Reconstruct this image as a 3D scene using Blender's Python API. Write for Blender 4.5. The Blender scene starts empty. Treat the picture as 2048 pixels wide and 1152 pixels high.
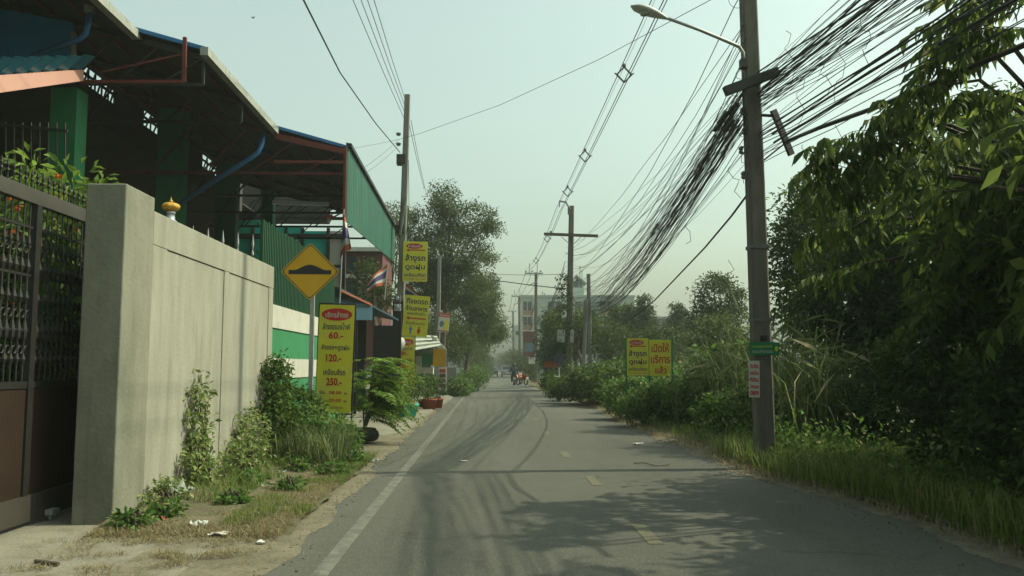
import bpy, math, random
import numpy as np
from mathutils import Vector, Matrix
random.seed(7); RNG = np.random.default_rng(11)
S = bpy.context.scene
C = S.collection
rad = math.radians

# ------------------------------------------------------------------ camera
CAM = Vector((0, 0, 1.4)); YAW = rad(1.65); PITCH = rad(5.34); FPX = 1700.0
cd = bpy.data.cameras.new('camera'); cam = bpy.data.objects.new('camera', cd); C.objects.link(cam)
cam.location = CAM; cam.rotation_euler = (math.pi/2 + PITCH, 0, -YAW)
cd.sensor_width = 36; cd.lens = 36*FPX/2048; cd.clip_start = .05; cd.clip_end = 3000
S.camera = cam
F_ = Vector((math.sin(YAW)*math.cos(PITCH), math.cos(YAW)*math.cos(PITCH), math.sin(PITCH)))
R_ = Vector((math.cos(YAW), -math.sin(YAW), 0)); U_ = R_.cross(F_)
def ray(px, py): return F_ + R_*((px-1024)/FPX) + U_*((576-py)/FPX)
def W(px, py, Y):                       # the place in the street that lies Y metres ahead on that line of sight
    d = ray(px, py); return CAM + d*(Y/d.y)
def G(px, py, z=0.0):
    d = ray(px, py); return CAM + d*((z-CAM.z)/d.z)

# ------------------------------------------------------------------ sky, sun, exposure
SUN_EL = 49.0; SUN_AZ = 87.0            # azimuth from +Y towards +X
world = bpy.data.worlds.new('World'); S.world = world; world.use_nodes = True
wn = world.node_tree.nodes; wl = world.node_tree.links; wn.clear()
wo = wn.new('ShaderNodeOutputWorld'); bg = wn.new('ShaderNodeBackground')
sky = wn.new('ShaderNodeTexSky'); sky.sky_type = 'NISHITA'; sky.sun_disc = False
sky.sun_elevation = rad(SUN_EL); sky.sun_rotation = rad(SUN_AZ)
sky.air_density = 1.6; sky.dust_density = 5.0; sky.ozone_density = 1.0; sky.altitude = 0
hs = wn.new('ShaderNodeHueSaturation'); hs.inputs['Saturation'].default_value = .45; hs.inputs['Value'].default_value = .92
tint = wn.new('ShaderNodeMixRGB'); tint.blend_type = 'MULTIPLY'; tint.inputs[0].default_value = 1
tint.inputs[2].default_value = (.87, 1.03, .87, 1)
bg.inputs['Strength'].default_value = .15
wl.new(sky.outputs[0], hs.inputs['Color']); wl.new(hs.outputs[0], tint.inputs[1])
wl.new(tint.outputs[0], bg.inputs['Color']); wl.new(bg.outputs[0], wo.inputs[0])
sl = bpy.data.lights.new('sun', 'SUN'); so = bpy.data.objects.new('sun', sl); C.objects.link(so)
sl.energy = 3.25; sl.angle = rad(.7); sl.color = (.98, .95, .70)
SD = Vector((math.cos(rad(SUN_EL))*math.sin(rad(SUN_AZ)), math.cos(rad(SUN_EL))*math.cos(rad(SUN_AZ)), math.sin(rad(SUN_EL))))
so.rotation_euler = SD.to_track_quat('Z', 'Y').to_euler(); so.location = (20, 0, 30)
S.view_settings.view_transform = 'Standard'; S.view_settings.look = 'None'
S.view_settings.gamma = 1; S.view_settings.exposure = 0.6; S.view_settings.use_curve_mapping = False
S.render.engine = 'CYCLES'
S.cycles.use_denoising = True; S.cycles.max_bounces = 6; S.cycles.diffuse_bounces = 3
S.cycles.glossy_bounces = 2; S.cycles.transmission_bounces = 3; S.cycles.transparent_max_bounces = 6
S.cycles.sample_clamp_indirect = 4; S.cycles.volume_bounces = 0; S.cycles.volume_max_steps = 64

# ------------------------------------------------------------------ materials
MATS = {}; ALB = .66
def mat(name, col, rough=.8, var=.25, scale=3.0, stretch=(1, 1, 1), col2=None, spot=None, metal=0, bump=0, bscale=60, spec=.3, detail=6):
    if name in MATS: return MATS[name]
    m = bpy.data.materials.new(name); m.use_nodes = True; nt = m.node_tree; n = nt.nodes; l = nt.links
    b = n['Principled BSDF']; b.inputs['Roughness'].default_value = rough; b.inputs['Metallic'].default_value = metal
    b.inputs['Specular IOR Level'].default_value = spec
    g = n.new('ShaderNodeNewGeometry'); mp = n.new('ShaderNodeMapping'); mp.inputs['Scale'].default_value = stretch
    l.new(g.outputs['Position'], mp.inputs['Vector'])
    t = n.new('ShaderNodeTexNoise'); t.inputs['Scale'].default_value = scale; t.inputs['Detail'].default_value = detail
    t.inputs['Roughness'].default_value = .65
    l.new(mp.outputs[0], t.inputs['Vector'])
    r = n.new('ShaderNodeValToRGB'); r.color_ramp.elements[0].position = .32; r.color_ramp.elements[1].position = .68
    c = Vector(col)*ALB; col2 = Vector(col2)*ALB if col2 else None
    if spot: spot = (spot[0], spot[1], spot[2], Vector(spot[3])*ALB)
    lo = Vector(col2) if col2 else c*(1-var); hi = c if col2 else c*(1+var*.7)
    r.color_ramp.elements[0].color = (*lo, 1); r.color_ramp.elements[1].color = (*hi, 1)
    l.new(t.outputs['Fac'], r.inputs[0]); out = r.outputs[0]
    if spot:                            # spot = (scale, low, high, colour)
        t2 = n.new('ShaderNodeTexNoise'); t2.inputs['Scale'].default_value = spot[0]; t2.inputs['Detail'].default_value = 8
        t2.inputs['Roughness'].default_value = .7
        l.new(mp.outputs[0], t2.inputs['Vector'])
        r2 = n.new('ShaderNodeValToRGB'); r2.color_ramp.elements[0].position = spot[1]; r2.color_ramp.elements[1].position = spot[2]
        mx = n.new('ShaderNodeMixRGB'); l.new(t2.outputs['Fac'], r2.inputs[0]); l.new(r2.outputs[0], mx.inputs[0])
        l.new(out, mx.inputs[1]); mx.inputs[2].default_value = (*spot[3], 1); out = mx.outputs[0]
    l.new(out, b.inputs['Base Color'])
    if bump:
        t3 = n.new('ShaderNodeTexNoise'); t3.inputs['Scale'].default_value = bscale; t3.inputs['Detail'].default_value = 5
        l.new(g.outputs['Position'], t3.inputs['Vector'])
        bp = n.new('ShaderNodeBump'); bp.inputs['Strength'].default_value = bump; bp.inputs['Distance'].default_value = .02
        l.new(t3.outputs['Fac'], bp.inputs['Height']); l.new(bp.outputs[0], b.inputs['Normal'])
    MATS[name] = m; return m
def leafmat(name, a, b2, trans=.35, rough=.45, third=None):
    m = bpy.data.materials.new(name); m.use_nodes = True; nt = m.node_tree; n = nt.nodes; l = nt.links
    b = n['Principled BSDF']; b.inputs['Roughness'].default_value = rough+.1; b.inputs['Specular IOR Level'].default_value = .2
    g = n.new('ShaderNodeNewGeometry'); r = n.new('ShaderNodeValToRGB')
    r.color_ramp.elements[0].color = (*a, 1); r.color_ramp.elements[1].color = (*b2, 1)
    if third:
        r.color_ramp.elements[1].position = .86; e = r.color_ramp.elements.new(.95); e.color = (*third, 1)
    l.new(g.outputs['Random Per Island'], r.inputs[0]); l.new(r.outputs[0], b.inputs['Base Color'])
    tr = n.new('ShaderNodeBsdfTranslucent'); mx = n.new('ShaderNodeMixShader'); mx.inputs[0].default_value = trans
    hv = n.new('ShaderNodeHueSaturation'); hv.inputs['Value'].default_value = 1.5; hv.inputs['Hue'].default_value = .485
    l.new(r.outputs[0], hv.inputs['Color']); l.new(hv.outputs[0], tr.inputs['Color'])
    l.new(b.outputs[0], mx.inputs[1]); l.new(tr.outputs[0], mx.inputs[2]); l.new(mx.outputs[0], n['Material Output'].inputs[0])
    MATS[name] = m; return m
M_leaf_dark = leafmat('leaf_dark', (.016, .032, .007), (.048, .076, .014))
M_leaf_tree = leafmat('leaf_tree', (.028, .058, .012), (.10, .155, .030), .5, third=(.14, .17, .04))
M_leaf_mid = leafmat('leaf_mid', (.024, .050, .009), (.068, .118, .018))
M_leaf_bright = leafmat('leaf_bright', (.06, .11, .018), (.15, .24, .04), .4)
M_leaf_olive = leafmat('leaf_olive', (.028, .044, .011), (.072, .100, .026), .35)
M_leaf_weed = leafmat('leaf_weed', (.030, .075, .014), (.090, .175, .032), .4, third=(.22, .22, .10))
M_grass = leafmat('grass_green', (.055, .09, .018), (.15, .20, .045), .4, third=(.25, .21, .10))
M_dry = leafmat('grass_dry', (.13, .105, .055), (.27, .22, .12), .3, third=(.10, .13, .04))
M_reed = leafmat('reed_leaf', (.05, .085, .022), (.15, .19, .07), .4, third=(.32, .29, .18))
M_vine = leafmat('vine_leaf', (.07, .11, .03), (.20, .26, .08), .4, third=(.38, .35, .2))
M_orange_leaf = leafmat('orange_flower', (.45, .08, .01), (.6, .18, .02), .3)
M_bark = mat('bark', (.12, .095, .07), .95, .4, 8, (1, 1, .3), bump=.5)
M_asphalt = mat('asphalt', (.112, .111, .092), .9, .24, .5, (1, .22, 1), spot=(55, .46, .72, (.17, .162, .13)), bump=.5, bscale=120)
M_line = mat('line_paint', (.21, .205, .168), .8, .15, 4, spot=(7, .42, .58, (.125, .122, .10)))
M_yline = mat('yellow_paint', (.185, .16, .09), .8, .15, 4, spot=(9, .42, .6, (.125, .12, .09)))
M_dirt = mat('dirt', (.215, .185, .13), .95, .3, 1.3, spot=(6, .48, .66, (.13, .12, .07)), bump=.8, bscale=25)
M_soil = mat('verge_soil', (.17, .14, .085), .95, .4, 1.6, spot=(5, .45, .6, (.10, .11, .05)), bump=.9, bscale=20)
M_ground = mat('field_soil', (.10, .105, .05), .95, .4, .4, bump=.3, bscale=5)
M_slab = mat('driveway_concrete', (.27, .25, .195), .9, .14, 1.2, spot=(3, .50, .7, (.18, .16, .115)), bump=.5, bscale=40)
M_wall = mat('wall_concrete', (.38, .365, .295), .85, .16, 2.2, (1.6, 1.6, .3), spot=(2.6, .48, .72, (.28, .27, .215)), bump=.25, bscale=25)
M_pillar = mat('pillar_concrete', (.27, .265, .205), .85, .2, 2.2, (1, 1, .5), spot=(1.7, .46, .7, (.17, .17, .13)), bump=.3, bscale=25)
def splash(m, ztop, amp, col, fac=.75):      # dirt thrown up by rain along the foot of a wall, and thin run-off streaks
    nt = m.node_tree; n = nt.nodes; l = nt.links; b = n['Principled BSDF']; src = b.inputs['Base Color'].links[0].from_socket
    g = n.new('ShaderNodeNewGeometry'); sx = n.new('ShaderNodeSeparateXYZ'); l.new(g.outputs['Position'], sx.inputs[0])
    t = n.new('ShaderNodeTexNoise'); t.inputs['Scale'].default_value = 5; t.inputs['Detail'].default_value = 7; l.new(g.outputs['Position'], t.inputs['Vector'])
    a = n.new('ShaderNodeMath'); a.operation = 'MULTIPLY_ADD'; a.inputs[1].default_value = amp; l.new(t.outputs['Fac'], a.inputs[0]); l.new(sx.outputs['Z'], a.inputs[2])
    mr = n.new('ShaderNodeMapRange'); mr.inputs['From Min'].default_value = ztop; mr.inputs['From Max'].default_value = ztop+.35; mr.inputs['To Min'].default_value = fac; mr.inputs['To Max'].default_value = 0; l.new(a.outputs[0], mr.inputs['Value'])
    mx = n.new('ShaderNodeMixRGB'); l.new(mr.outputs[0], mx.inputs[0]); l.new(src, mx.inputs[1]); mx.inputs[2].default_value = (*col, 1)
    mp = n.new('ShaderNodeMapping'); mp.inputs['Scale'].default_value = (7, 7, .25); l.new(g.outputs['Position'], mp.inputs[0])
    t2 = n.new('ShaderNodeTexNoise'); t2.inputs['Scale'].default_value = 1.6; t2.inputs['Detail'].default_value = 4; l.new(mp.outputs[0], t2.inputs['Vector'])
    r2 = n.new('ShaderNodeMapRange'); r2.inputs['From Min'].default_value = .58; r2.inputs['From Max'].default_value = .78; r2.inputs['To Max'].default_value = .45; l.new(t2.outputs['Fac'], r2.inputs['Value'])
    m2 = n.new('ShaderNodeMixRGB'); l.new(r2.outputs[0], m2.inputs[0]); l.new(mx.outputs[0], m2.inputs[1]); m2.inputs[2].default_value = (*[c*.9 for c in col], 1); l.new(m2.outputs[0], b.inputs['Base Color'])
splash(M_wall, .25, .9, (.15, .14, .095)); splash(M_pillar, .2, .9, (.09, .088, .06))
def crack_net(m):                            # fine crazing, tar seams and oil spots of an old road
    nt = m.node_tree; n = nt.nodes; l = nt.links; b = n['Principled BSDF']; src = b.inputs['Base Color'].links[0].from_socket
    g = n.new('ShaderNodeNewGeometry'); nz = n.new('ShaderNodeTexNoise'); nz.inputs['Scale'].default_value = 1.3; nz.inputs['Detail'].default_value = 5; l.new(g.outputs['Position'], nz.inputs['Vector'])
    ad = n.new('ShaderNodeMixRGB'); ad.blend_type = 'ADD'; ad.inputs[0].default_value = .7; l.new(g.outputs['Position'], ad.inputs[1]); l.new(nz.outputs['Color'], ad.inputs[2])
    v = n.new('ShaderNodeTexVoronoi'); v.feature = 'DISTANCE_TO_EDGE'; v.inputs['Scale'].default_value = .55; l.new(ad.outputs[0], v.inputs['Vector'])
    r = n.new('ShaderNodeMapRange'); r.inputs['From Min'].default_value = .0; r.inputs['From Max'].default_value = .012; r.inputs['To Min'].default_value = .5; r.inputs['To Max'].default_value = 0; l.new(v.outputs['Distance'], r.inputs['Value'])
    nm = n.new('ShaderNodeTexNoise'); nm.inputs['Scale'].default_value = .5; l.new(g.outputs['Position'], nm.inputs['Vector'])
    rm = n.new('ShaderNodeMapRange'); rm.inputs['From Min'].default_value = .5; rm.inputs['From Max'].default_value = .62; l.new(nm.outputs['Fac'], rm.inputs['Value'])
    mu = n.new('ShaderNodeMath'); mu.operation = 'MULTIPLY'; l.new(r.outputs[0], mu.inputs[0]); l.new(rm.outputs[0], mu.inputs[1])
    mx = n.new('ShaderNodeMixRGB'); l.new(mu.outputs[0], mx.inputs[0]); l.new(src, mx.inputs[1]); mx.inputs[2].default_value = (.025, .024, .02, 1)
    n3 = n.new('ShaderNodeTexNoise'); n3.inputs['Scale'].default_value = 2.4; n3.inputs['Detail'].default_value = 6; n3.inputs['Roughness'].default_value = .75; l.new(g.outputs['Position'], n3.inputs['Vector'])
    r3 = n.new('ShaderNodeMapRange'); r3.inputs['From Min'].default_value = .56; r3.inputs['From Max'].default_value = .72; r3.inputs['To Max'].default_value = .4; l.new(n3.outputs['Fac'], r3.inputs['Value'])
    m3 = n.new('ShaderNodeMixRGB'); l.new(r3.outputs[0], m3.inputs[0]); l.new(mx.outputs[0], m3.inputs[1]); m3.inputs[2].default_value = (.045, .044, .038, 1); l.new(m3.outputs[0], b.inputs['Base Color'])
crack_net(M_asphalt)
M_pole = mat('pole_concrete', (.155, .142, .115), .9, .25, 3, (2, 2, .4), spot=(7, .5, .66, (.12, .115, .09)), bump=.4)
M_pole_lt = mat('pole_concrete_light', (.24, .23, .20), .9, .2, 3, (2, 2, .4), bump=.3)
M_galv = mat('galvanised_steel', (.42, .43, .42), .5, .12, 12, metal=.3)
M_gutter = mat('gutter_steel', (.42, .43, .38), .6, .2, 4, spot=(6, .5, .7, (.28, .26, .2)))
M_blue = mat('blue_pvc', (.06, .25, .60), .4, .12, 5)
M_bluewall = mat('blue_wall_paint', (.03, .27, .66), .7, .15, 2)
M_bluetile = mat('blue_roof_tile', (.03, .19, .28), .4, .15, 3)
M_bluetrim = mat('blue_trim', (.03, .20, .45), .5, .1, 3)
M_pink = mat('pink_paint', (.68, .36, .29), .7, .06, 2)
M_greencol = mat('green_column_paint', (.014, .17, .062), .6, .12, 2)
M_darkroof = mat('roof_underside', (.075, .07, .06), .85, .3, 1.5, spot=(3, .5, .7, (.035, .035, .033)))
M_redsteel = mat('red_primer_steel', (.17, .035, .025), .7, .25, 6)
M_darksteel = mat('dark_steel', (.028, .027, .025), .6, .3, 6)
M_greensheet = mat('green_metal_sheet', (.025, .135, .095), .55, .25, 1.5, (1.5, 1.5, .25), spot=(2, .56, .75, (.09, .10, .06)))
M_greenbar = mat('green_bar_paint', (.014, .085, .036), .6, .2, 5)
M_greenpaint = mat('green_wall_paint', (.04, .24, .10), .7, .1, 2)
M_white = mat('white_wall_paint', (.60, .58, .50), .8, .12, 2, spot=(3, .55, .75, (.45, .43, .36)))
M_teal = mat('teal_shade_net', (.03, .55, .42), .7, .15, 3)
M_gatebrown = mat('gate_brown_paint', (.042, .025, .018), .5, .2, 3)
M_gatedark = mat('gate_black_iron', (.022, .020, .018), .65, .3, 8)
M_gaterail = mat('gate_rail_paint', (.075, .066, .055), .45, .15, 3)
M_yellow = mat('sign_yellow', (.72, .66, .04), .6, .10, 2, spot=(1.5, .5, .8, (.60, .56, .14)), bump=.6, bscale=2.5)
M_amber = mat('sign_amber', (.72, .40, .008), .5, .07, 4)
M_red = mat('print_red', (.55, .025, .03), .6, .05, 5)
M_navy = mat('print_navy', (.022, .026, .085), .6, .05, 5)
M_black = mat('print_black', (.02, .02, .02), .6, .05, 5)
M_paleprint = mat('print_pale', (.62, .56, .45), .6, .05, 5)
M_lightblue = mat('print_blue', (.03, .17, .45), .6, .05, 5)
M_orange = mat('orange_plastic', (.72, .17, .03), .6, .15, 6)
M_whiteplas = mat('white_plastic', (.72, .74, .72), .5, .08, 5)
M_cable = mat('black_cable', (.045, .046, .044), .6, .2, 6)
M_cablegrey = mat('grey_cable', (.15, .15, .14), .6, .2, 6)
M_gold = mat('gold_ceramic', (.62, .33, .04), .4, .2, 20)
M_silver = mat('silver_glass', (.55, .58, .6), .2, .3, 30, metal=.6)
M_rubber = mat('tyre_rubber', (.03, .029, .027), .8, .25, 10, spot=(8, .5, .7, (.07, .06, .045)))
M_terra = mat('terracotta', (.30, .08, .035), .8, .15, 6)
M_flagred = mat('flag_red', (.52, .11, .055), .8, .1, 3)
M_flagwhite = mat('flag_white', (.60, .57, .52), .8, .1, 3)
M_flagblue = mat('flag_blue', (.10, .08, .20), .8, .05, 3)
M_mint = mat('mint_plaster', (.44, .52, .46), .8, .07, .3, spot=(1.2, .55, .8, (.27, .40, .34)))
M_salmon = mat('salmon_panel', (.36, .20, .14), .8, .1, 1)
M_glass = mat('dark_window_glass', (.03, .05, .055), .15, .2, 1, spec=.6)
M_greywall = mat('grey_block_wall', (.25, .26, .23), .9, .15, 1)
M_maroon = mat('maroon_plaster', (.16, .06, .06), .8, .15, 1)
M_tarpblue = mat('dark_blue_awning', (.02, .07, .10), .7, .2, 2)
M_signgreen = mat('street_sign_green', (.01, .20, .09), .5, .08, 4)
M_paper = mat('poster_paper', (.66, .62, .55), .8, .06, 6)
M_cargrey = mat('car_grey_paint', (.06, .06, .075), .3, .1, 3, spec=.6)
M_carsilver = mat('car_silver_paint', (.27, .30, .31), .35, .1, 3, spec=.6)
M_taillight = mat('tail_light_red', (.4, .02, .01), .3, .1, 3)
M_skin = mat('skin', (.30, .17, .11), .6, .05, 5)
M_cloth = mat('dark_clothing', (.03, .035, .05), .9, .2, 5)
M_bluegrey = mat('sign_back_grey_blue', (.13, .20, .24), .6, .1, 3)
M_bottle = mat('translucent_plastic', (.45, .48, .45), .3, .1, 6)
M_canvas = mat('stall_canvas_green', (.16, .19, .13), .8, .2, 3)
M_canvasw = mat('stall_canvas_white', (.55, .56, .48), .8, .1, 3)

# ------------------------------------------------------------------ helpers
def wloc(o):
    v = Vector((0, 0, 0))
    while o is not None: v += o.location; o = o.parent
    return v
def link_mesh(name, me, m, parent=None, loc=None):
    o = bpy.data.objects.new(name, me); C.objects.link(o)
    if m is not None and not me.materials: me.materials.append(m)
    if parent is not None: o.parent = parent
    if loc is not None: o.location = loc
    return o
class MB:
    def __init__(s): s.v = []; s.f = []
    def add(s, v, f):
        k = len(s.v); s.v += [tuple(x) for x in v]; s.f += [tuple(i+k for i in q) for q in f]; return s
    def box(s, lo, hi, M=None):
        x0, y0, z0 = lo; x1, y1, z1 = hi
        v = [Vector(p) for p in ((x0,y0,z0),(x1,y0,z0),(x1,y1,z0),(x0,y1,z0),(x0,y0,z1),(x1,y0,z1),(x1,y1,z1),(x0,y1,z1))]
        if M is not None: v = [M @ p for p in v]
        return s.add(v, [(0,3,2,1),(4,5,6,7),(0,1,5,4),(1,2,6,5),(2,3,7,6),(3,0,4,7)])
    def cbox(s, c, size, M=None):
        c = Vector(c); h = Vector(size)/2
        if M is None: return s.box(c-h, c+h)
        return s.box(-h, h, Matrix.Translation(c) @ M)
    def beam(s, a, b, w, h=None):
        a = Vector(a); b = Vector(b); d = b-a; L = d.length
        q = d.to_track_quat('Y', 'Z').to_matrix().to_4x4()
        h = h or w
        return s.box((-w/2, 0, -h/2), (w/2, L, h/2), Matrix.Translation(a) @ q)
    def tube(s, pts, r, n=6, caps=True):
        pts = [Vector(p) for p in pts]; rs = r if isinstance(r, (list, tuple)) else [r]*len(pts)
        rings = []; up0 = None
        for i, p in enumerate(pts):
            d = (pts[min(i+1, len(pts)-1)] - pts[max(i-1, 0)])
            d = d.normalized() if d.length > 1e-9 else Vector((0, 0, 1))
            up = Vector((0, 0, 1)) if abs(d.z) < .95 else Vector((0, 1, 0))
            if up0 is not None and (up0 - d*up0.dot(d)).length > .2: up = up0
            a = (up - d*up.dot(d)).normalized(); b = d.cross(a); up0 = a
            rings.append([p + (a*math.cos(t*2*math.pi/n) + b*math.sin(t*2*math.pi/n))*rs[i] for t in range(n)])
        v = [q for ring in rings for q in ring]; f = []
        for i in range(len(pts)-1):
            for t in range(n): f.append((i*n+t, (i+1)*n+t, (i+1)*n+(t+1) % n, i*n+(t+1) % n))
        if caps: f.append(tuple(range(n))); f.append(tuple(range(len(v)-1, len(v)-n-1, -1)))
        return s.add(v, f)
    def lathe(s, prof, base=(0, 0, 0), n=12, M=None):
        base = Vector(base); v = []; f = []
        for r, z in prof:
            for t in range(n):
                p = Vector((r*math.cos(t*2*math.pi/n), r*math.sin(t*2*math.pi/n), z))
                v.append(base + (M @ p if M is not None else p))
        for i in range(len(prof)-1):
            for t in range(n): f.append((i*n+t, i*n+(t+1) % n, (i+1)*n+(t+1) % n, (i+1)*n+t))
        f.append(tuple(reversed(range(n)))); f.append(tuple(range(len(v)-n, len(v))))
        return s.add(v, f)
    def torus(s, c, R, r, axis='X', n=20, k=8, sx=1):
        v = []; f = []
        for i in range(n):
            a = i*2*math.pi/n
            for j in range(k):
                b = j*2*math.pi/k; q = R + r*math.cos(b); h = r*math.sin(b)*sx
                p = {'X': (h, q*math.cos(a), q*math.sin(a)), 'Z': (q*math.cos(a), q*math.sin(a), h), 'Y': (q*math.cos(a), h, q*math.sin(a))}[axis]
                v.append(Vector(c)+Vector(p))
        for i in range(n):
            for j in range(k): f.append((i*k+j, ((i+1) % n)*k+j, ((i+1) % n)*k+(j+1) % k, i*k+(j+1) % k))
        return s.add(v, f)
    def prism(s, poly, depth):          # poly = points in space, depth = extrusion vector
        poly = [Vector(p) for p in poly]; n = len(poly); d = Vector(depth)
        return s.add(poly+[p+d for p in poly], [tuple(range(n)), tuple(range(2*n-1, n-1, -1))]+[(i, i+n, (i+1) % n+n, (i+1) % n) for i in range(n)])
    def build(s, name, m, parent=None, smooth=False, bevel=0):
        o0 = wloc(parent) if parent is not None else Vector((0, 0, 0))
        me = bpy.data.meshes.new(name); me.from_pydata([tuple(Vector(p)-o0) for p in s.v], [], s.f); me.update()
        if smooth: me.shade_smooth()
        o = link_mesh(name, me, m, parent)
        if bevel:
            b = o.modifiers.new('bevel', 'BEVEL'); b.width = bevel; b.segments = 2; b.limit_method = 'ANGLE'
        return o
def tag(o, label=None, cat=None, group=None, kind=None):
    if label: o['label'] = label
    if cat: o['category'] = cat
    if group: o['group'] = group
    if kind: o['kind'] = kind
    return o
def thing(name, label, cat, loc, group=None):
    o = bpy.data.objects.new(name, None); C.objects.link(o); o.location = loc; o.empty_display_size = .2
    return tag(o, label, cat, group)
def copy_tree(src, parent=None):
    c = src.copy(); C.objects.link(c)
    if parent is not None: c.parent = parent
    for ch in src.children: copy_tree(ch, c)
    return c
def np_mesh(name, V, F, m, parent=None, smooth=False):
    V = np.asarray(V, dtype=np.float32); F = np.asarray(F, dtype=np.int32)
    if parent is not None: V = V - np.array(wloc(parent), dtype=np.float32)
    me = bpy.data.meshes.new(name); k = F.shape[1]
    me.vertices.add(len(V)); me.vertices.foreach_set('co', V.ravel())
    me.loops.add(F.size); me.loops.foreach_set('vertex_index', F.ravel())
    me.polygons.add(len(F)); me.polygons.foreach_set('loop_start', np.arange(0, F.size, k, dtype=np.int32))
    me.update(calc_edges=True); me.validate()
    if smooth: me.shade_smooth()
    return link_mesh(name, me, m, parent)
def unit(a): return a/np.maximum(np.linalg.norm(a, axis=-1, keepdims=True), 1e-9)
def leaves(P, D, size, ratio=.45, fold=.25):          # one folded four-point leaf per row
    N = len(P); size = np.broadcast_to(np.asarray(size, float), (N,))[:, None]
    D = unit(D); rnd = unit(RNG.normal(size=(N, 3)) + np.array([0, 0, 1.2]))
    s = unit(np.cross(D, rnd)); nrm = np.cross(s, D)
    a = P; t = P + D*size - np.array([0, 0, .12])*size; mid = P + D*size*.48
    l = mid + s*size*ratio*.5 + nrm*size*ratio*fold; r = mid - s*size*ratio*.5 + nrm*size*ratio*fold
    V = np.stack([a, l, t, r], 1).reshape(-1, 3); b = np.arange(N)[:, None]*4
    F = np.concatenate([b+np.array([0, 2, 1]), b+np.array([0, 3, 2])], 0)
    return V, F
def join(parts):
    V = []; F = []; k = 0
    for v, f in parts: V.append(v); F.append(f+k); k += len(v)
    return np.concatenate(V), np.concatenate(F)
def clumps(blobs, nclump, per, crad, size, ratio=.45, droop=.2, flat=.75):
    # blobs: (centre, radii, weight); clumps sit mostly near each blob's skin, leaves fill each clump
    cs = []; ws = np.array([b[2] for b in blobs], float); ws /= ws.sum()
    pick = RNG.choice(len(blobs), nclump, p=ws)
    for k in pick:
        c, r, _ = blobs[k]; d = unit(RNG.normal(size=3)); q = RNG.uniform(.35, 1.0)**.5
        cs.append(np.array(c) + d*np.array(r)*q*RNG.uniform(.9, 1.08))
    cs = np.array(cs); rr = crad*RNG.uniform(.55, 1.35, nclump)
    idx = np.repeat(np.arange(nclump), per); N = len(idx)
    off = unit(RNG.normal(size=(N, 3)))*(RNG.uniform(0, 1, (N, 1))**.45)*rr[idx][:, None]*np.array([1, 1, flat])
    P = cs[idx] + off
    D = unit(off) + RNG.normal(size=(N, 3))*.6 - np.array([0, 0, droop])
    return cs, leaves(P, D, size*RNG.uniform(.6, 1.35, N), ratio)
def pxblob(px, py, Y, rx, ry, w=1, depth=None):
    k = Y/FPX; return (tuple(W(px, py, Y)), (rx*k, depth if depth else (rx+ry)/2*k, ry*k), w)
def tree(name, label, base, blobs, nclump, per, crad, size, m, group=None, trunk_r=.12, nbranch=14, ratio=.45, droop=.2, cat='tree', flat=.75, trunks=1):
    t = thing(name, label, cat, base, group)
    cs, (V, F) = clumps(blobs, nclump, per, crad, size, ratio, droop, flat)
    np_mesh('crown', V, F, m, t)
    b = Vector(base); cen = Vector(np.mean([c[0] for c in blobs], 0)); top = Vector(cs[np.argmax(cs[:, 2])])
    mb = MB()
    for k in range(trunks):
        b2 = b + Vector((random.uniform(-.2, .2), random.uniform(-.2, .2), 0))*(k > 0)
        pts = [b2 - Vector((0, 0, .05)), b2.lerp(cen, .35)+Vector((random.uniform(-.1, .1), 0, 0)), b2.lerp(cen, .8), cen.lerp(top, .5)]
        mb.tube(pts, [trunk_r*1.2, trunk_r*.9, trunk_r*.65, trunk_r*.3], 7)
    mb.build('trunk', M_bark, t)
    mb = MB()
    for k in RNG.choice(len(cs), min(nbranch, len(cs)), replace=False):
        e = Vector(cs[k]); st = b.lerp(cen, random.uniform(.5, .95)); md = st.lerp(e, .5)+Vector((0, 0, -.05*(e-st).length))
        mb.tube([st, md, e], [trunk_r*.35, trunk_r*.22, trunk_r*.08], 4, False)
    mb.build('branch', M_bark, t)
    return t
def blades(P, h, w, lean=.35, segs=2):
    # bent grass blades, tapering strips
    N = len(P); h = np.broadcast_to(h, (N,))[:, None]; a = RNG.uniform(0, 2*np.pi, N)
    d = np.stack([np.cos(a), np.sin(a), 0*a], 1); s = np.stack([-np.sin(a), np.cos(a), 0*a], 1)
    ln = RNG.uniform(.1, 1, (N, 1))*lean
    w = np.broadcast_to(w, (N,))[:, None]
    up = np.array([0, 0, 1.0])
    a0 = P - s*w/2; b0 = P + s*w/2
    m = P + up*h*.6 + d*h*ln*.5; a1 = m - s*w*.35; b1 = m + s*w*.35
    t = P + up*h*(1-ln*.45) + d*h*ln*1.4
    V = np.stack([a0, b0, a1, b1, t], 1).reshape(-1, 3); b = np.arange(N)[:, None]*5
    F = np.concatenate([b+np.array([0, 1, 3]), b+np.array([0, 3, 2]), b+np.array([2, 3, 4])], 0)
    return V, F
def text_geo(s, bold=.012):
    cu = bpy.data.curves.new('lettering', 'FONT'); cu.body = s; cu.offset = bold; cu.resolution_u = 2
    o = bpy.data.objects.new('lettering', cu); C.objects.link(o)
    dg = bpy.context.evaluated_depsgraph_get(); dg.update()
    me = bpy.data.meshes.new_from_object(o.evaluated_get(dg))
    v = [x.co.copy() for x in me.vertices]; f = [tuple(p.vertices) for p in me.polygons]
    bpy.data.objects.remove(o); bpy.data.curves.remove(cu); bpy.data.meshes.remove(me)
    return v, f
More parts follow.
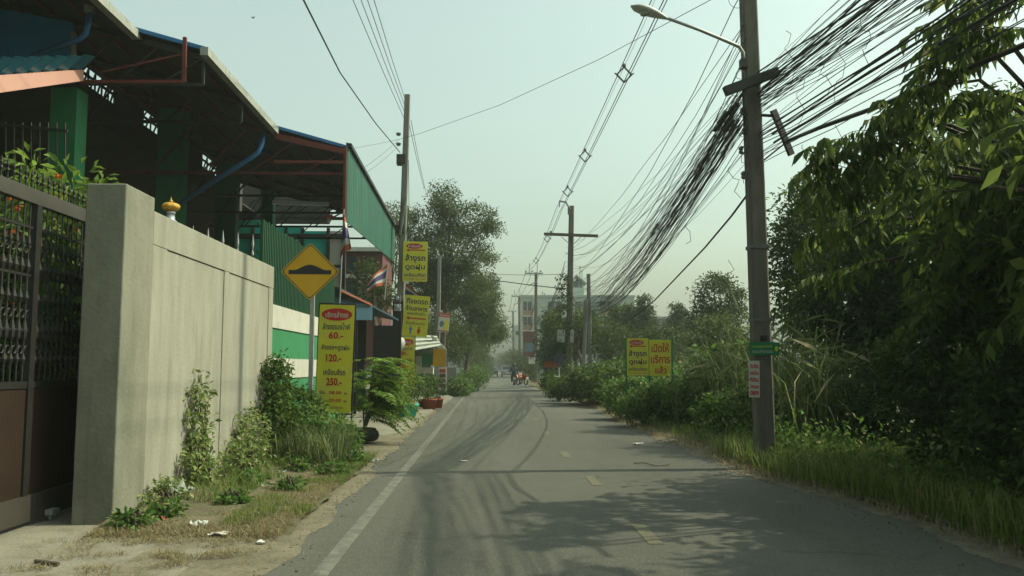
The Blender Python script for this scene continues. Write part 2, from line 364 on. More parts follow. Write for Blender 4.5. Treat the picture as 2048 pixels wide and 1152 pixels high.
class Face:
    """a flat sign face: origin at lower left, axes right and up, normal towards the reader"""
    def __init__(s, c, w, h, yaw=0, tilt=0):
        s.w = w; s.h = h; s.r = Vector((math.cos(yaw)*math.cos(tilt), math.sin(yaw)*math.cos(tilt), math.sin(tilt)))
        s.n = Vector((math.sin(yaw), -math.cos(yaw), 0)); s.u = s.n.cross(s.r)
        if s.u.z < 0: s.u = -s.u
        s.o = Vector(c) - s.r*w/2 - s.u*h/2
    def p(s, u, v, d=0): return s.o + s.r*(u*s.w) + s.u*(v*s.h) + s.n*d
    def panel(s, parent, m, th=.012, name='panel', u0=0, u1=1, v0=0, v1=1):
        mb = MB(); mb.prism([s.p(u0, v0), s.p(u1, v0), s.p(u1, v1), s.p(u0, v1)], -s.n*th); return mb.build(name, m, parent)
    def poly(s, pts, parent, m, name='emblem', d=.004):
        mb = MB(); mb.prism([s.p(a, b, d) for a, b in pts], -s.n*.0025); return mb.build(name, m, parent)
    def ell(s, cu, cv, ru, rv, parent, m, name='emblem', d=.004):
        return s.poly([(cu+ru*math.cos(t*math.pi/14), cv+rv*math.sin(t*math.pi/14)) for t in range(28)], parent, m, name, d)
    def text(s, t, cu, cv, wu, hv, parent, m, bold=.012, d=.006):
        v, f = text_geo(t, bold)
        if not v: return
        x0 = min(q.x for q in v); x1 = max(q.x for q in v); y0 = min(q.y for q in v); y1 = max(q.y for q in v)
        mb = MB(); mb.add([s.p(cu + ((q.x-x0)/(x1-x0)-.5)*wu, cv + ((q.y-y0)/(y1-y0)-.5)*hv, d) for q in v], f)
        return mb.build('lettering', m, parent)
def grid_mesh(name, xs_of, Ys, nz, m, zf, parent=None, kind='structure'):
    V = []; F = []
    for j, y in enumerate(Ys):
        x0, x1 = xs_of(y)
        for i in range(nz+1):
            t = i/nz; x = x0+(x1-x0)*t; V.append((x, y, zf(x, y, t)))
    for j in range(len(Ys)-1):
        for i in range(nz):
            a = j*(nz+1)+i; F.append((a, a+1, a+nz+2, a+nz+1))
    o = np_mesh(name, V, F, m, parent, True); tag(o, kind=kind); return o
def n2(x, y, s=1.0):
    from mathutils import noise
    return noise.noise(Vector((x*s, y*s, 3.7)))

# ------------------------------------------------------------------ ground, road, verges
g = MB(); g.add([(-900, -200, -.06), (900, -200, -.06), (900, 1800, -.06), (-900, 1800, -.06)], [(0, 1, 2, 3)])
tag(g.build('ground', M_ground), kind='structure')
RE = [G(*p) for p in ((1750, 1020), (1620, 985), (1510, 955), (1440, 925), (1375, 898), (1300, 870), (1235, 842), (1196, 818), (1118, 795), (1063, 775), (1032, 762))]
RE = [(-8, RE[0].x)] + [(p.y, p.x) for p in RE] + [(130, 3.0), (260, 2.6)]
LE = [G(*p) for p in ((520, 1152), (745, 935), (840, 848), (903, 795), (945, 765))]
LE = [(-8, -1.6)] + [(p.y, p.x) for p in LE] + [(130, -2.1), (260, -2.2)]
def interp(tab, y): return float(np.interp(y, [t[0] for t in tab], [t[1] for t in tab]))
Ys = list(np.concatenate([np.arange(-8, 30, .25), np.arange(30, 80, 1.0), np.arange(80, 261, 5)]))
grid_mesh('road', lambda y: (interp(LE, y)-.35, interp(RE, y)+.6), Ys, 8, M_asphalt, lambda x, y, t: 0.0)
wx = lambda y: -.81*1.4 + .0005*y
grid_mesh('edge_line', lambda y: (wx(y)-.058, wx(y)+.058), list(np.arange(-6, 120, .5)), 1, M_line, lambda x, y, t: .004)
for k, (px, py) in enumerate(((1293, 1068), (1187, 962), (1130, 909), (1093, 866), (1072, 838))):
    p = G(px, py); L = .42
    mb = MB(); mb.add([(p.x-.06, p.y-L, .004), (p.x+.06, p.y-L, .004), (p.x+.06, p.y+L, .004), (p.x-.06, p.y+L, .004)], [(0, 1, 2, 3)])
    tag(mb.build('lane_dash', M_yline), kind='structure')
rag = lambda x, y, s, a: a*n2(x, y, s)
# sandy shoulder strips that creep over the asphalt with a ragged edge
grid_mesh('left_shoulder', lambda y: (interp(LE, y)-1.0, interp(LE, y)+.06+.14*n2(1, y, 1.3)+.05*n2(2, y, 6)), list(np.arange(-2, 60, .12)), 4, M_dirt,
          lambda x, y, t: .003 + .04*(1-t)+.008*n2(x, y, 5)*(1-t))
grid_mesh('right_shoulder', lambda y: (interp(RE, y)-.08-.18*n2(4, y, 1.1)-.07*n2(2, y, 5), interp(RE, y)+1.0), list(np.arange(-2, 70, .12)), 4, M_dirt,
          lambda x, y, t: .003 + .03*t+.008*n2(x, y, 5)*t)
grid_mesh('left_verge', lambda y: (-3.30, interp(LE, y)-.12+.10*n2(7, y, 2)), list(np.arange(6.7, 14.2, .1)), 14, M_soil,
          lambda x, y, t: min(1, max(0, (y-6.95-.35*n2(x, 1, 2.2)-.25*t))*2.2)*.075 - .03 + .07*(1-t)**1.2*min(1, max(0, y-7.2)) + .05*n2(x, y, 1.8)*(1-t)*min(1, max(0, y-7.2)) + .012*n2(x, y, 9))
grid_mesh('left_side_ground', lambda y: (-14, interp(LE, y)-.5), list(np.arange(13.8, 120, 1.0)), 8, M_soil, lambda x, y, t: .004+.012*n2(x, y, .5))
grid_mesh('right_verge', lambda y: (interp(RE, y)+.22+.15*n2(9, y, 1.5), 26), list(np.arange(-3, 120, .4)), 26, M_soil,
          lambda x, y, t: .035 + .25*min(1, t*4) + .06*n2(x, y, .8)*min(1, t*10))
# driveway slab and concrete ramps
def slab(name, pts, z0, z1, m):
    mb = MB(); mb.prism([Vector((p.x, p.y, z1)) for p in pts], (0, 0, z0-z1)); return tag(mb.build(name, m), kind='structure')
slab('driveway', [Vector((-9, 1.5, 0)), Vector((-2.05, 1.5, 0)), G(370, 1148), G(425, 1100), G(390, 1078), G(262, 1052), Vector((-3.3, 7.75, 0)), Vector((-3.62, 9.2, 0)), Vector((-9, 9.2, 0))], -.02, .032, M_slab)
for k in range(30):                                                    # brush grooves in the slab
    pass
slab('driveway_ramp', [G(735, 882), G(800, 872), G(832, 852), G(838, 838), G(780, 822), G(722, 828), Vector((-4.6, 19.5, 0)), Vector((-4.8, 15, 0))], -.02, .07, M_slab)
slab('driveway_apron', [G(838, 842), G(905, 797), G(893, 792), G(838, 788), Vector((-4.4, 33, 0)), Vector((-4.2, 23, 0))], -.02, .08, M_slab)

# ------------------------------------------------------------------ concrete wall and pillar
wall = thing('concrete_wall', 'tall bare concrete boundary wall with recessed panels and a squat end pillar', 'wall', (-3.4, 8.5, 0))
XW = -3.27; YP = 7.68; YE = 13.05; ZT = 2.93
MB().box((XW-.36, YP, -.05), (XW, YP+.66, 3.06)).build('pillar', M_pillar, wall, bevel=.012)
MB().box((XW-.20, YP+.66, -.05), (XW-.03, YE, ZT-.02)).build('wall_core', M_wall, wall)
MB().box((XW-.22, YP+.662, ZT-.33), (XW-.002, YE+.004, ZT)).build('top_beam', M_wall, wall, bevel=.006)
for a, b in ((YP+.662, 8.72), (10.63, 10.83), (12.80, YE+.002)):
    MB().box((XW-.21, a, -.05), (XW-.004, b, ZT-.332)).build('wall_post', M_wall, wall, bevel=.006)
for a, b in ((8.724, 10.626), (10.834, 12.796)):
    MB().box((XW-.12, a, -.05), (XW-.016, b, ZT-.336)).build('panel', M_wall, wall, bevel=.004)
# ornament on the wall
p = Vector((XW-.11, 9.05, ZT))
orn = thing('lantern_ornament', 'round golden pumpkin shaped ornament on silver base on the wall top', 'ornament', p)
MB().lathe([(.075, 0), (.07, .02), (.05, .035), (.042, .10), (.055, .115), (.03, .13)], p, 14).build('base', M_silver, orn, True)
prof = []
mb = MB(); n = 24
for i in range(9):
    a = -math.pi/2 + math.pi*i/8; prof.append((max(.004, .092*math.cos(a)), .175+.05*math.sin(a)))
vv = []; ff = []
for i, (r, z) in enumerate(prof):
    for t in range(n):
        q = r*(1+.10*math.cos(t*2*math.pi/n*8)); vv.append(p+Vector((q*math.cos(t*2*math.pi/n), q*math.sin(t*2*math.pi/n), z)))
for i in range(8):
    for t in range(n): ff.append((i*n+t, i*n+(t+1) % n, (i+1)*n+(t+1) % n, (i+1)*n+t))
mb.add(vv, ff); mb.build('globe', M_gold, orn, True)
MB().lathe([(.02, .225), (.022, .24), (.006, .255), (.002, .285)], p, 8).build('finial', M_gold, orn, True)

# ------------------------------------------------------------------ gate
XG = -4.0; Y0g = 4.9; Y1g = 8.62; ZG = 3.03
gate = thing('iron_gate', 'dark brown sliding iron gate with spear bars above a solid lower sheet', 'gate', (XG, Y1g, 0))
MB().box((XG-.03, Y0g, ZG-.20), (XG+.03, Y1g, ZG-.07)).build('top_rail', M_gaterail, gate, bevel=.004)
MB().box((XG-.025, Y0g, 1.22), (XG+.025, Y1g, 1.28)).build('middle_rail', M_gatedark, gate)
MB().box((XG-.015, Y0g, .30), (XG+.015, Y1g, 1.218)).build('lower_sheet', M_gatebrown, gate)
MB().box((XG-.035, Y0g, .07), (XG+.035, Y1g, .298)).build('bottom_rail', M_gaterail, gate, bevel=.004)
for y in (5.2, 6.5, 7.55, 8.55): MB().box((XG-.035, y-.04, .30), (XG+.036, y+.04, ZG-.202)).build('stile', M_gatedark, gate)
for z in (2.62, 2.2, 1.72): MB().box((XG-.008, Y0g, z-.012), (XG+.008, Y1g, z+.012)).build('cross_rail', M_gatedark, gate)
bp = [(.009, 1.28), (.009, 1.42), (.026, 1.47), (.009, 1.52), (.009, 1.62), (.024, 1.66), (.03, 1.72), (.012, 1.80), (.009, 1.95), (.028, 2.0), (.012, 2.06), (.009, 2.2),
      (.03, 2.27), (.009, 2.34), (.009, 2.42), (.022, 2.48), (.009, 2.55), (.009, 2.83)]
bar0 = None; tip0 = None; scr0 = None
nb = 0; y = Y0g+.09
while y < Y1g-.05:
    if bar0 is None:
        bar0 = MB().lathe(bp, (XG, y, 0), 6).build('bar', M_gatedark, gate); ybar = y
        tip0 = MB().lathe([(.009, 2.96), (.008, 3.02), (.018, 3.04), (.008, 3.06), (.016, 3.085), (.002, 3.14)], (XG, y, 0), 6).build('spear_tip', M_gatedark, gate)
        scr0 = [MB().torus((XG, y+.045, zz), .034, .007, 'X', 12, 4).build('scroll', M_gatedark, gate) for zz in (1.86, 2.42, 1.55)]
    else:
        for o in (bar0, tip0, *scr0):
            c = o.copy(); C.objects.link(c); c.location = (0, y-ybar, 0)
    y += .095
wr = thing('gate_roller', 'small greasy metal roller bracket at the foot of the iron gate', 'roller', (XG+.06, 7.95, 0))
MB().torus((XG+.075, 7.95, .075), .04, .018, 'X', 14, 6).build('wheel', M_galv, wr)
MB().box((XG+.04, 7.88, .08), (XG+.11, 8.02, .13)).build('bracket', M_galv, wr, bevel=.004)
gp = thing('gate_post', 'black square steel post between the gate and the concrete pillar', 'post', (-3.95, 8.85, 0))
MB().box((-4.05, 8.75, 0), (-3.86, 8.98, 3.16)).build('shaft', M_darksteel, gp)
MB().lathe([(.03, 3.16), (.045, 3.2), (.02, 3.26), (.005, 3.3)], (-3.955, 8.865, 0), 8).build('cap', M_redsteel, gp)

# ------------------------------------------------------------------ open shed with stepped metal roof
shed = thing('open_shed', 'large open steel roofed shed with stepped eaves above the boundary wall', 'shed', (-6, 20, 0))
XE = -3.3
def zr(x): return 6.55 + .28*(XE-x)
def roofpiece(x0, x1, y0, y1, dz=0, th=.05, name='roof_sheet', m=M_darkroof):
    mb = MB(); mb.prism([(x0, y0, zr(x0)+dz), (x1, y0, zr(x1)+dz), (x1, y0, zr(x1)+dz-th), (x0, y0, zr(x0)+dz-th)], (0, y1-y0, 0)); return mb.build(name, m, shed)
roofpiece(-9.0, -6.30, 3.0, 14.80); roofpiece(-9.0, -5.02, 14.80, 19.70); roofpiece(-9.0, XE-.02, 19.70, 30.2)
roofpiece(-6.32, -5.0, 14.76, 14.82, .035, .07, 'blue_edge', M_bluetrim); roofpiece(-5.02, XE, 19.64, 19.70, .035, .07, 'blue_edge', M_bluetrim)
# gutters: open box channels along the eaves
for x, y0, y1 in ((-6.27, 3.0, 14.83), (-4.98, 14.6, 19.72)):
    z = zr(x)-.02; mb = MB()
    mb.box((x-.07, y0, z-.15), (x+.07, y1, z-.13)); mb.box((x+.055, y0, z-.13), (x+.07, y1, z)); mb.box((x-.07, y0, z-.13), (x-.055, y1, z-.02))
    mb.box((x-.054, y0, z-.129), (x+.054, y0+.02, z)); mb.box((x-.054, y1-.02, z-.129), (x+.054, y1, z))
    mb.build('gutter', M_gutter, shed)
    for yy in np.arange(y0+1, y1, 1.2): MB().box((x-.074, yy, z-.155), (x+.075, yy+.03, z+.004)).build('gutter_strap', M_gutter, shed)
# rafters and purlins under the roof
for y in (8.0, 11.5, 14.95, 17.3, 19.85, 22.5, 25.0, 27.5, 30.0):
    xe = -6.4 if y < 14.8 else (-5.1 if y < 19.7 else XE-.1)
    mb = MB()
    a = Vector((-9, y, zr(-9)-.13)); b = Vector((xe, y, zr(xe)-.13))
    mb.beam(a, b, .06, .10); lo = zr(xe)-.62
    mb.beam((-9, y, lo), (xe, y, lo), .05, .06); mb.beam((xe, y, lo), (xe, y, zr(xe)-.1), .05, .05)
    n = 5
    for k in range(n):
        xa = -9+(xe+9)*k/n; xb = -9+(xe+9)*(k+1)/n
        mb.beam((xa, y, lo), (xb, y, zr(xb)-.13), .03, .03)
    mb.build('roof_truss', M_redsteel if y == 19.85 else M_darksteel, shed)
for x in np.arange(-8.6, -3.4, .8):
    y0 = 3.0 if x < -6.4 else (14.85 if x < -5.1 else 19.75)
    MB().box((x-.025, y0, zr(x)-.13), (x+.025, 30.1, zr(x)-.06)).build('purlin', M_redsteel, shed)
# monitor strip at x = -9 with openings to the sky and a lower roof beyond
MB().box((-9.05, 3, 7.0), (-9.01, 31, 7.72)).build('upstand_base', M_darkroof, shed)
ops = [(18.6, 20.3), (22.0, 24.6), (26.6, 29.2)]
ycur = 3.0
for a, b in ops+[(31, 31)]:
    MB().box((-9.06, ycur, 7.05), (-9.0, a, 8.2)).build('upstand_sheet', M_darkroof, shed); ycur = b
mb = MB()
for a, b in ops:
    mb.beam((-9.03, a, 7.95), (-9.03, b, 7.95), .05); n = 5
    for k in range(n):
        ya = a+(b-a)*k/n; yb = a+(b-a)*(k+1)/n
        mb.beam((-9.03, ya, 7.45), (-9.03, yb, 8.12), .035); mb.beam((-9.03, yb, 7.45), (-9.03, yb, 8.12), .035)
mb.build('lattice_girder', M_darksteel, shed)
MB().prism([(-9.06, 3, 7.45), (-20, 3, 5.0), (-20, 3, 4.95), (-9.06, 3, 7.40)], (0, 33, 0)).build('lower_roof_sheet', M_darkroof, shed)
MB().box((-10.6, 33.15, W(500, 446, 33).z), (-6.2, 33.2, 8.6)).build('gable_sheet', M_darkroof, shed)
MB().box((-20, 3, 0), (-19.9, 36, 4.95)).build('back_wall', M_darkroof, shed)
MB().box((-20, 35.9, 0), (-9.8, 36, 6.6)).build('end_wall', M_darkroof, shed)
# green corrugated fascia
mb = MB(); ys = []; yv = 19.70; k = 0
V = []; F = []
while yv < 29.6:
    for dy, dx in ((0, 0), (.05, .035), (.12, .035), (.17, 0)): ys.append((yv+dy, dx))
    yv += .26
for yy, dx in ys:
    t = (yy-19.7)/9.9
    V += [(XE+dx, yy, 6.60-.28*t), (XE+dx, yy, 4.78+.30*t), (XE+dx-.012, yy, 6.60-.28*t), (XE+dx-.012, yy, 4.78+.30*t)]
for i in range(len(ys)-1):
    a = 4*i; b = 4*i+4
    F += [(a, a+1, b+1, b), (b+2, b+3, a+3, a+2), (a, b, b+2, a+2), (a+1, a+3, b+3, b+1)]
mb.add(V, F); mb.build('corrugated_fascia', M_greensheet, shed)
mb = MB(); mb.prism([(XE-.03, 19.66, 6.66), (XE+.10, 19.66, 6.64), (XE+.10, 19.66, 6.55), (XE-.03, 19.66, 6.57)], (0, 10, -.28)); mb.build('ridge_cap', M_darksteel, shed)
MB().box((XE-.07, 19.60, 4.80), (XE-.01, 19.68, 6.56)).build('fascia_post', M_redsteel, shed)
MB().box((-5.0, 19.62, 6.15), (XE-.07, 19.68, 6.22)).build('tie_beam', M_redsteel, shed)
MB().beam((-4.98, 19.60, 6.78), (XE-.07, 19.60, 6.43), .05, .13).build('tie_beam', M_redsteel, shed)
# red steel bracket below the middle roof
mb = MB()
a = W(160, 164, 14.7); b = W(368, 164, 14.7); c = W(370, 75, 14.7); d = W(160, 150, 14.7)
mb.beam(a, b, .06, .06); mb.beam(b, c, .06, .06); mb.beam(W(200, 145, 14.74), W(368, 108, 14.74), .03, .03); mb.build('red_bracket', M_redsteel, shed)
# green columns
def col(x0, x1, y, ztop, d=.4): return MB().box((x0, y, 0), (x1, y+d, ztop)).build('column', M_greencol, shed, bevel=.006)
col(-7.64, -7.18, 14.70, 6.28)
p = W(310, 400, 20.0); q = W(362, 400, 20.0); col(p.x, q.x, 20.0, zr(p.x)-.25)
p = W(430, 400, 26.0); q = W(472, 400, 26.0); col(p.x, q.x, 26.0, zr(p.x)-.25)
p = W(522, 400, 29.6); q = W(546, 400, 29.6); col(p.x, q.x, 29.6, zr(p.x)-.25)
# teal shade net screens at the far end
def screen(px0, py0, px1, py1, Y, m, name='shade_net'):
    a = W(px0, py0, Y); b = W(px1, py1, Y); return MB().box((a.x, Y, b.z), (b.x, Y+.03, a.z)).build(name, m, shed)
for a in ((474, 440, 530, 640), (540, 452, 598, 640), (606, 462, 652, 640)): screen(*a, 33.0, M_teal)
screen(656, 462, 684, 530, 33.0, M_white, 'white_sheet'); screen(656, 536, 684, 640, 33.0, M_white, 'white_sheet')
for px in (470, 502, 534, 569, 602, 654, 686): p = W(px, 600, 32.9); MB().box((p.x-.06, 32.85, 0), (p.x+.06, 32.95, 6.8)).build('screen_post', M_darksteel, shed)
for py in (436, 470, 532): p = W(470, py, 32.8); q = W(690, py, 32.8); MB().box((p.x, 32.78, p.z-.06), (q.x, 32.84, p.z+.06)).build('screen_rail', M_darksteel, shed)
mb = MB()
for k in range(8): mb.beam(W(475+k*26, 440, 32.7), W(475+k*26+34, 400+k*3, 32.7), .05)
mb.build('end_truss', M_darksteel, shed)
# blue downpipes
def pipe(pts, r, label):
    mb = MB(); mb.tube(pts, r, 10); o = mb.build('drain_pipe', M_blue, None, True); return tag(o, label, 'drainpipe')
pipe([W(181, 25, 14.0), W(176, 50, 14.0), W(171, 68, 14.02), W(160, 78, 14.05), W(65, 112, 14.4)], .048, 'blue plastic drainpipe running to the blue wall at top left')
pipe([W(528, 262, 19.65), W(524, 288, 19.5), W(516, 305, 19.5), W(500, 317, 19.5), W(357, 408, 20.0)], .055, 'blue plastic drainpipe slanting down to the second green column')
MB().box(tuple(W(176, 26, 14.0)-Vector((.05, .05, 0))), tuple(W(186, 12, 14.0)+Vector((.03, .05, .02)))).build('gutter_outlet', M_gutter, shed)
# fluorescent batten under roof
bt = thing('lamp_batten', 'long unlit pale tube lamp fitting hanging beneath the shed roof', 'lamp', W(600, 404, 21.0))
mb = MB(); a = W(545, 403, 21.0); b = W(658, 407, 21.0); mb.beam(a, b, .06, .06); mb.build('housing', M_gutter, bt)
mb = MB(); mb.tube([a-Vector((0, 0, .055)), b-Vector((0, 0, .055))], .018, 8); mb.build('tube', M_whiteplas, bt)
# pendant bulb under small red hood
p = W(658, 436, 21.0)
pb = thing('hooded_bulb', 'white bulb under a small red hood beside green corrugated sheet', 'lamp', p)
MB().lathe([(.03, .09), (.10, .06), (.16, .0), (.15, .0), (.09, .05), (.02, .08)], p, 12).build('hood', M_flagred, pb, True)
MB().lathe([(.02, .02), (.03, -.01), (.055, -.05), (.05, -.09), (.02, -.12)], p, 12).build('bulb', M_whiteplas, pb, True)

# ------------------------------------------------------------------ blue and pink house corner behind the gate
house = thing('blue_house', 'blue walled house corner with pink fascia board and blue tiled edge', 'house', (-9, 14.5, 0))
A = W(160, 150, 14.55); Bn = W(-60, 150, 10.4)
dirn = (Bn-A); dirn.z = 0; L = dirn.length; dirn.normalize(); nrm = Vector((-dirn.y, dirn.x, 0))
if nrm.y > 0: nrm = -nrm
def hp(px, py, off=0):                  # point on the slanted front plane of the house
    d = ray(px, py); t = (A - CAM).dot(nrm)/d.dot(nrm); return CAM + d*t + nrm*off
MB().prism([hp(-60, 154), hp(160, 139), hp(160, 161), hp(-60, 192)], -nrm*.06).build('fascia_board', M_pink, house)
for k in range(8):
    x0 = -66+k*28.5; x1 = x0+27.8
    y0 = 121-.02*x0; 
    mb = MB()
    prof = []
    for i in range(7):
        t = i/6; prof.append(hp(x0+(x1-x0)*t, 152-.075*x0-.075*(x1-x0)*t-4*math.sin(t*math.pi), .02+.05*math.sin(t*math.pi)))
    top = [q + Vector((0, 0, .26)) - nrm*.22 for q in prof]
    mb.add(prof+top, [(i, i+1, i+8, i+7) for i in range(6)]); mb.add([q-nrm*.03 for q in prof+top], [(i+7, i+8, i+1, i) for i in range(6)])
    mb.build('roof_tile', M_bluetile, house)
MB().prism([W(-60, 6, 14.86), W(146, 45, 14.86), W(146, 122, 14.86), W(-60, 126, 14.86)], (0, .1, 0)).build('upper_wall', M_bluewall, house)
MB().prism([W(142, 62, 14.83), W(147, 62, 14.83), W(147, 122, 14.83), W(142, 122, 14.83)], (0, .12, 0)).build('corner_trim', M_gutter, house)
MB().box((-9.6, 9.5, 0), (-9.5, 16.5, 5.6)).build('lower_wall', M_darkroof, house)
mb = MB()
for k in range(9): mb.tube([W(-6+k*17, 245, 13.5), W(-6+k*17, 330, 13.5)], .014, 5)
mb.beam(W(-10, 248, 13.5), W(135, 262, 13.5), .04); mb.build('window_grille', M_darksteel, house)

# ------------------------------------------------------------------ low green wall with barred screen, beyond the concrete wall
gw = thing('green_low_wall', 'green and white painted low wall carrying a dense green bar screen', 'wall', (-3.5, 16, 0))
XL = -3.42
for z0, z1, m, nm in ((0, 1.22, M_greenpaint, 'base_band'), (1.222, 1.55, M_white, 'white_band'), (1.552, 2.03, M_greenpaint, 'green_band'), (2.032, 2.40, M_white, 'coping')):
    d = .02 if m is M_white else 0
    MB().box((XL-.15-d, YE+.08, z0), (XL+d, 19.4, z1)).build(nm, m, gw)
MB().box((XL-.18, YE+.012, 0), (XL+.03, YE+.078, 2.42)).build('end_post', M_white, gw)
b0 = None; y = YE+.15
for k in range(58):
    if b0 is None: b0 = MB().box((XL-.12, y, 2.40), (XL-.07, y+.045, 3.7)).build('screen_bar', M_greenbar, gw)
    else: c = b0.copy(); C.objects.link(c); c.location = (0, .108*k, random.uniform(-.02, .03))
for z in (2.55, 3.16, 3.6): MB().box((XL-.16, YE+.1, z), (XL-.122, 19.4, z+.04)).build('screen_rail', M_greenbar, gw)
MB().box((XL-.30, YE+.3, 2.3), (XL-.26, 19.4, 3.15)).build('backing_net', M_greenbar, gw)
for k, y in enumerate((14.2, 16.0, 18.0)):
    pass

# window bars seen above the wall (garden fence with spear tips)
gf = thing('spear_fence', 'thin iron fence with spear tips seen above the concrete wall', 'fence', (-6.0, 14, 0))
for k in range(9):
    p = W(356+k*30, 470, 15.5+k*.25)
    MB().lathe([(.012, 0), (.012, 3.55), (.03, 3.62), (.012, 3.70), (.028, 3.80), (.003, 4.02)], (p.x, p.y, 0), 6).build('bar', M_galv, gf)
p0 = W(356, 470, 15.5); p1 = W(356+240, 470, 17.5)
MB().beam((p0.x, p0.y+.03, 3.2), (p1.x, p1.y+.03, 3.2), .03).build('rail', M_darksteel, gf)

# ------------------------------------------------------------------ road sign: speed hump
p = G(621, 905); sgn_y = 13.35; p = W(620, 800, sgn_y); p.z = 0
sg = thing('road_hump_sign', 'amber diamond warning sign with black hump symbol on grey post', 'road sign', p)
MB().box((p.x-.035, p.y, 0), (p.x+.035, p.y+.05, 2.6)).build('post', M_galv, sg, bevel=.006)
c = W(620, 543, sgn_y-.03); fc = Face(c, 1, 1, yaw=rad(2))
def rdia(r, k=.045):
    out = []
    for cx, cz, a0 in ((1, 0, -45), (0, 1, 45), (-1, 0, 135), (0, -1, 225)):
        for t in range(5):
            a = rad(a0 + t*22.5); q = k/ math.sin(rad(45))
            out.append((.5+cx*(r-q) + k*math.cos(a), .5+cz*(r-q)+k*math.sin(a)))
    return out
HD = 58*sgn_y/FPX
mb = MB(); mb.prism([fc.p(a, b) for a, b in rdia(HD)], -fc.n*.012); mb.build('plate', M_amber, sg)
ring = MB(); o_ = [fc.p(a, b, .002) for a, b in rdia(HD-.018)]; i_ = [fc.p(a, b, .002) for a, b in rdia(HD-.034)]
ring.add(o_+i_, [(i, (i+1) % 20, (i+1) % 20+20, i+20) for i in range(20)]); ring.build('border', M_black, sg)
hump = [(-.33, -.045), (.33, -.045), (.33, .02)]
for t in range(13):
    x = .24-.48*t/12; hump.append((x, .02+.085*max(0, math.cos(x/.24*math.pi/2))**1.5))
hump.append((-.33, .02))
fc.poly([(.5+x, .5+z+.002) for x, z in hump], sg, M_black, 'symbol', .004)
for dz in (.33, -.33): MB().lathe([(.008, 0), (.008, .006)], fc.p(.5, .5+dz, .001), 8, Matrix.Rotation(math.pi/2, 3, 'X')).build('bolt', M_galv, sg)

# ------------------------------------------------------------------ yellow signs and banners
def logo(f, root, cu, cv, ru, rv, words):
    f.ell(cu, cv, ru, rv, root, M_red, 'logo', .004); f.text(words, cu, cv, ru*1.5, rv*1.0, root, M_paleprint, .02, .007)
def arrow(f, root, cv, hh=.028):
    f.poly([(.10, cv), (.24, cv+hh*1.4), (.24, cv+hh*.5), (.9, cv+hh*.5), (.9, cv-hh*.5), (.24, cv-hh*.5), (.24, cv-hh*1.4)], root, M_red, 'arrow')
def price_banner(c, w, h, yaw, tilt, label, nm='price_banner', full=True):
    f = Face(c, w, h, yaw, tilt); root = thing(nm, label, 'banner', Vector((c.x, c.y, 0)))
    f.panel(root, M_yellow, .006, 'sheet')
    logo(f, root, .5, .91, .44, .058, 'บริการล้างรถ')
    f.text('ล้างรถมอไซค์', .5, .80, .78, .062, root, M_navy); f.text('60.-', .5, .715, .42, .065, root, M_red, .03)
    f.text('ล้างรถ+ดูดฝุ่น', .5, .60, .80, .066, root, M_navy); f.text('120.-', .46, .505, .44, .070, root, M_red, .03)
    f.text('เคลือบสีรถ', .5, .375, .62, .058, root, M_navy); f.text('250.-', .5, .285, .44, .072, root, M_red, .03)
    f.text('เปิด', .17, .185, .16, .034, root, M_navy); f.text('08.00', .55, .185, .36, .030, root, M_red, .02); f.text('น.', .86, .180, .10, .022, root, M_navy)
    f.text('20.00', .55, .115, .36, .030, root, M_red, .02); f.text('น.', .86, .110, .10, .022, root, M_navy)
    f.text('ยินดีต้อนรับ', .62, .05, .36, .022, root, M_navy, .0)
    fr = MB()
    for u in (-.02, 1.02): fr.beam(Vector((f.p(u, 0, -.02).x, f.p(u, 0, -.02).y, 0)), f.p(u, 1.01, -.02), .022)
    fr.beam(f.p(-.03, 1.01, -.02), f.p(1.03, 1.01, -.02), .022); fr.beam(f.p(-.03, -.01, -.02), f.p(1.03, -.01, -.02), .022); fr.build('frame', M_darksteel, root)
    return f
c = W(670, 717, 14.2); price_banner(c, 70*14.2/FPX, 213*14.2/FPX, rad(-4), rad(-1.5), 'tall yellow Thai car wash price banner behind the diamond sign')
c = W(809, 732, 27.5); price_banner(c, 40*27.5/FPX, 116*27.5/FPX, rad(-4), 0, 'yellow Thai price banner partly hidden behind the potted tree')
def wash_sign(c, w, h, yaw, tilt, label, posts=False, root=None):
    f = Face(c, w, h, yaw, tilt)
    if root is None: root = thing('wash_sign', label, 'sign', Vector((c.x, c.y, c.z-h/2)))
    f.panel(root, M_yellow, .02, 'panel'); logo(f, root, .45, .885, .34, .068, 'คาร์แคร์'); arrow(f, root, .785)
    f.text('ล้างรถ', .5, .60, .82, .17, root, M_navy, .02); f.text('&', .5, .485, .10, .05, root, M_navy, .0); f.text('ดูดฝุ่น', .5, .36, .80, .18, root, M_navy, .02)
    f.text('เคลือบสีรถ', .5, .17, .86, .095, root, M_navy, .01)
    f.text('โทร 081 โทร 089', .5, .065, .84, .045, root, M_red, .0)
    return f
Yp2 = 28.9
wash_sign(W(830.5, 523, Yp2-.25), 49*(Yp2-.25)/FPX, 81*(Yp2-.25)/FPX, rad(3), rad(-.8), 'upper yellow wash sign with red arrow on the left concrete pole')
Yq = Yp2-.3; c = W(832, 632, Yq); f = Face(c, 50*Yq/FPX, 82*Yq/FPX, rad(3), rad(-4.5)); f.o += f.r*0
root = thing('parking_sign', 'tilted yellow sign with blue and red figures below the wash sign', 'sign', c - Vector((0, 0, .7)))
f.panel(root, M_yellow, .02); f.text('ที่จอดรถ', .5, .87, .84, .15, root, M_navy, .02); f.text('ร้านอาหาร', .5, .69, .84, .13, root, M_navy, .02)
f.text('เชิญด้านใน', .5, .555, .70, .085, root, M_navy, .01); arrow(f, root, .44, .032); f.text('ห้องน้ำสะอาด', .5, .325, .74, .075, root, M_navy, .005)
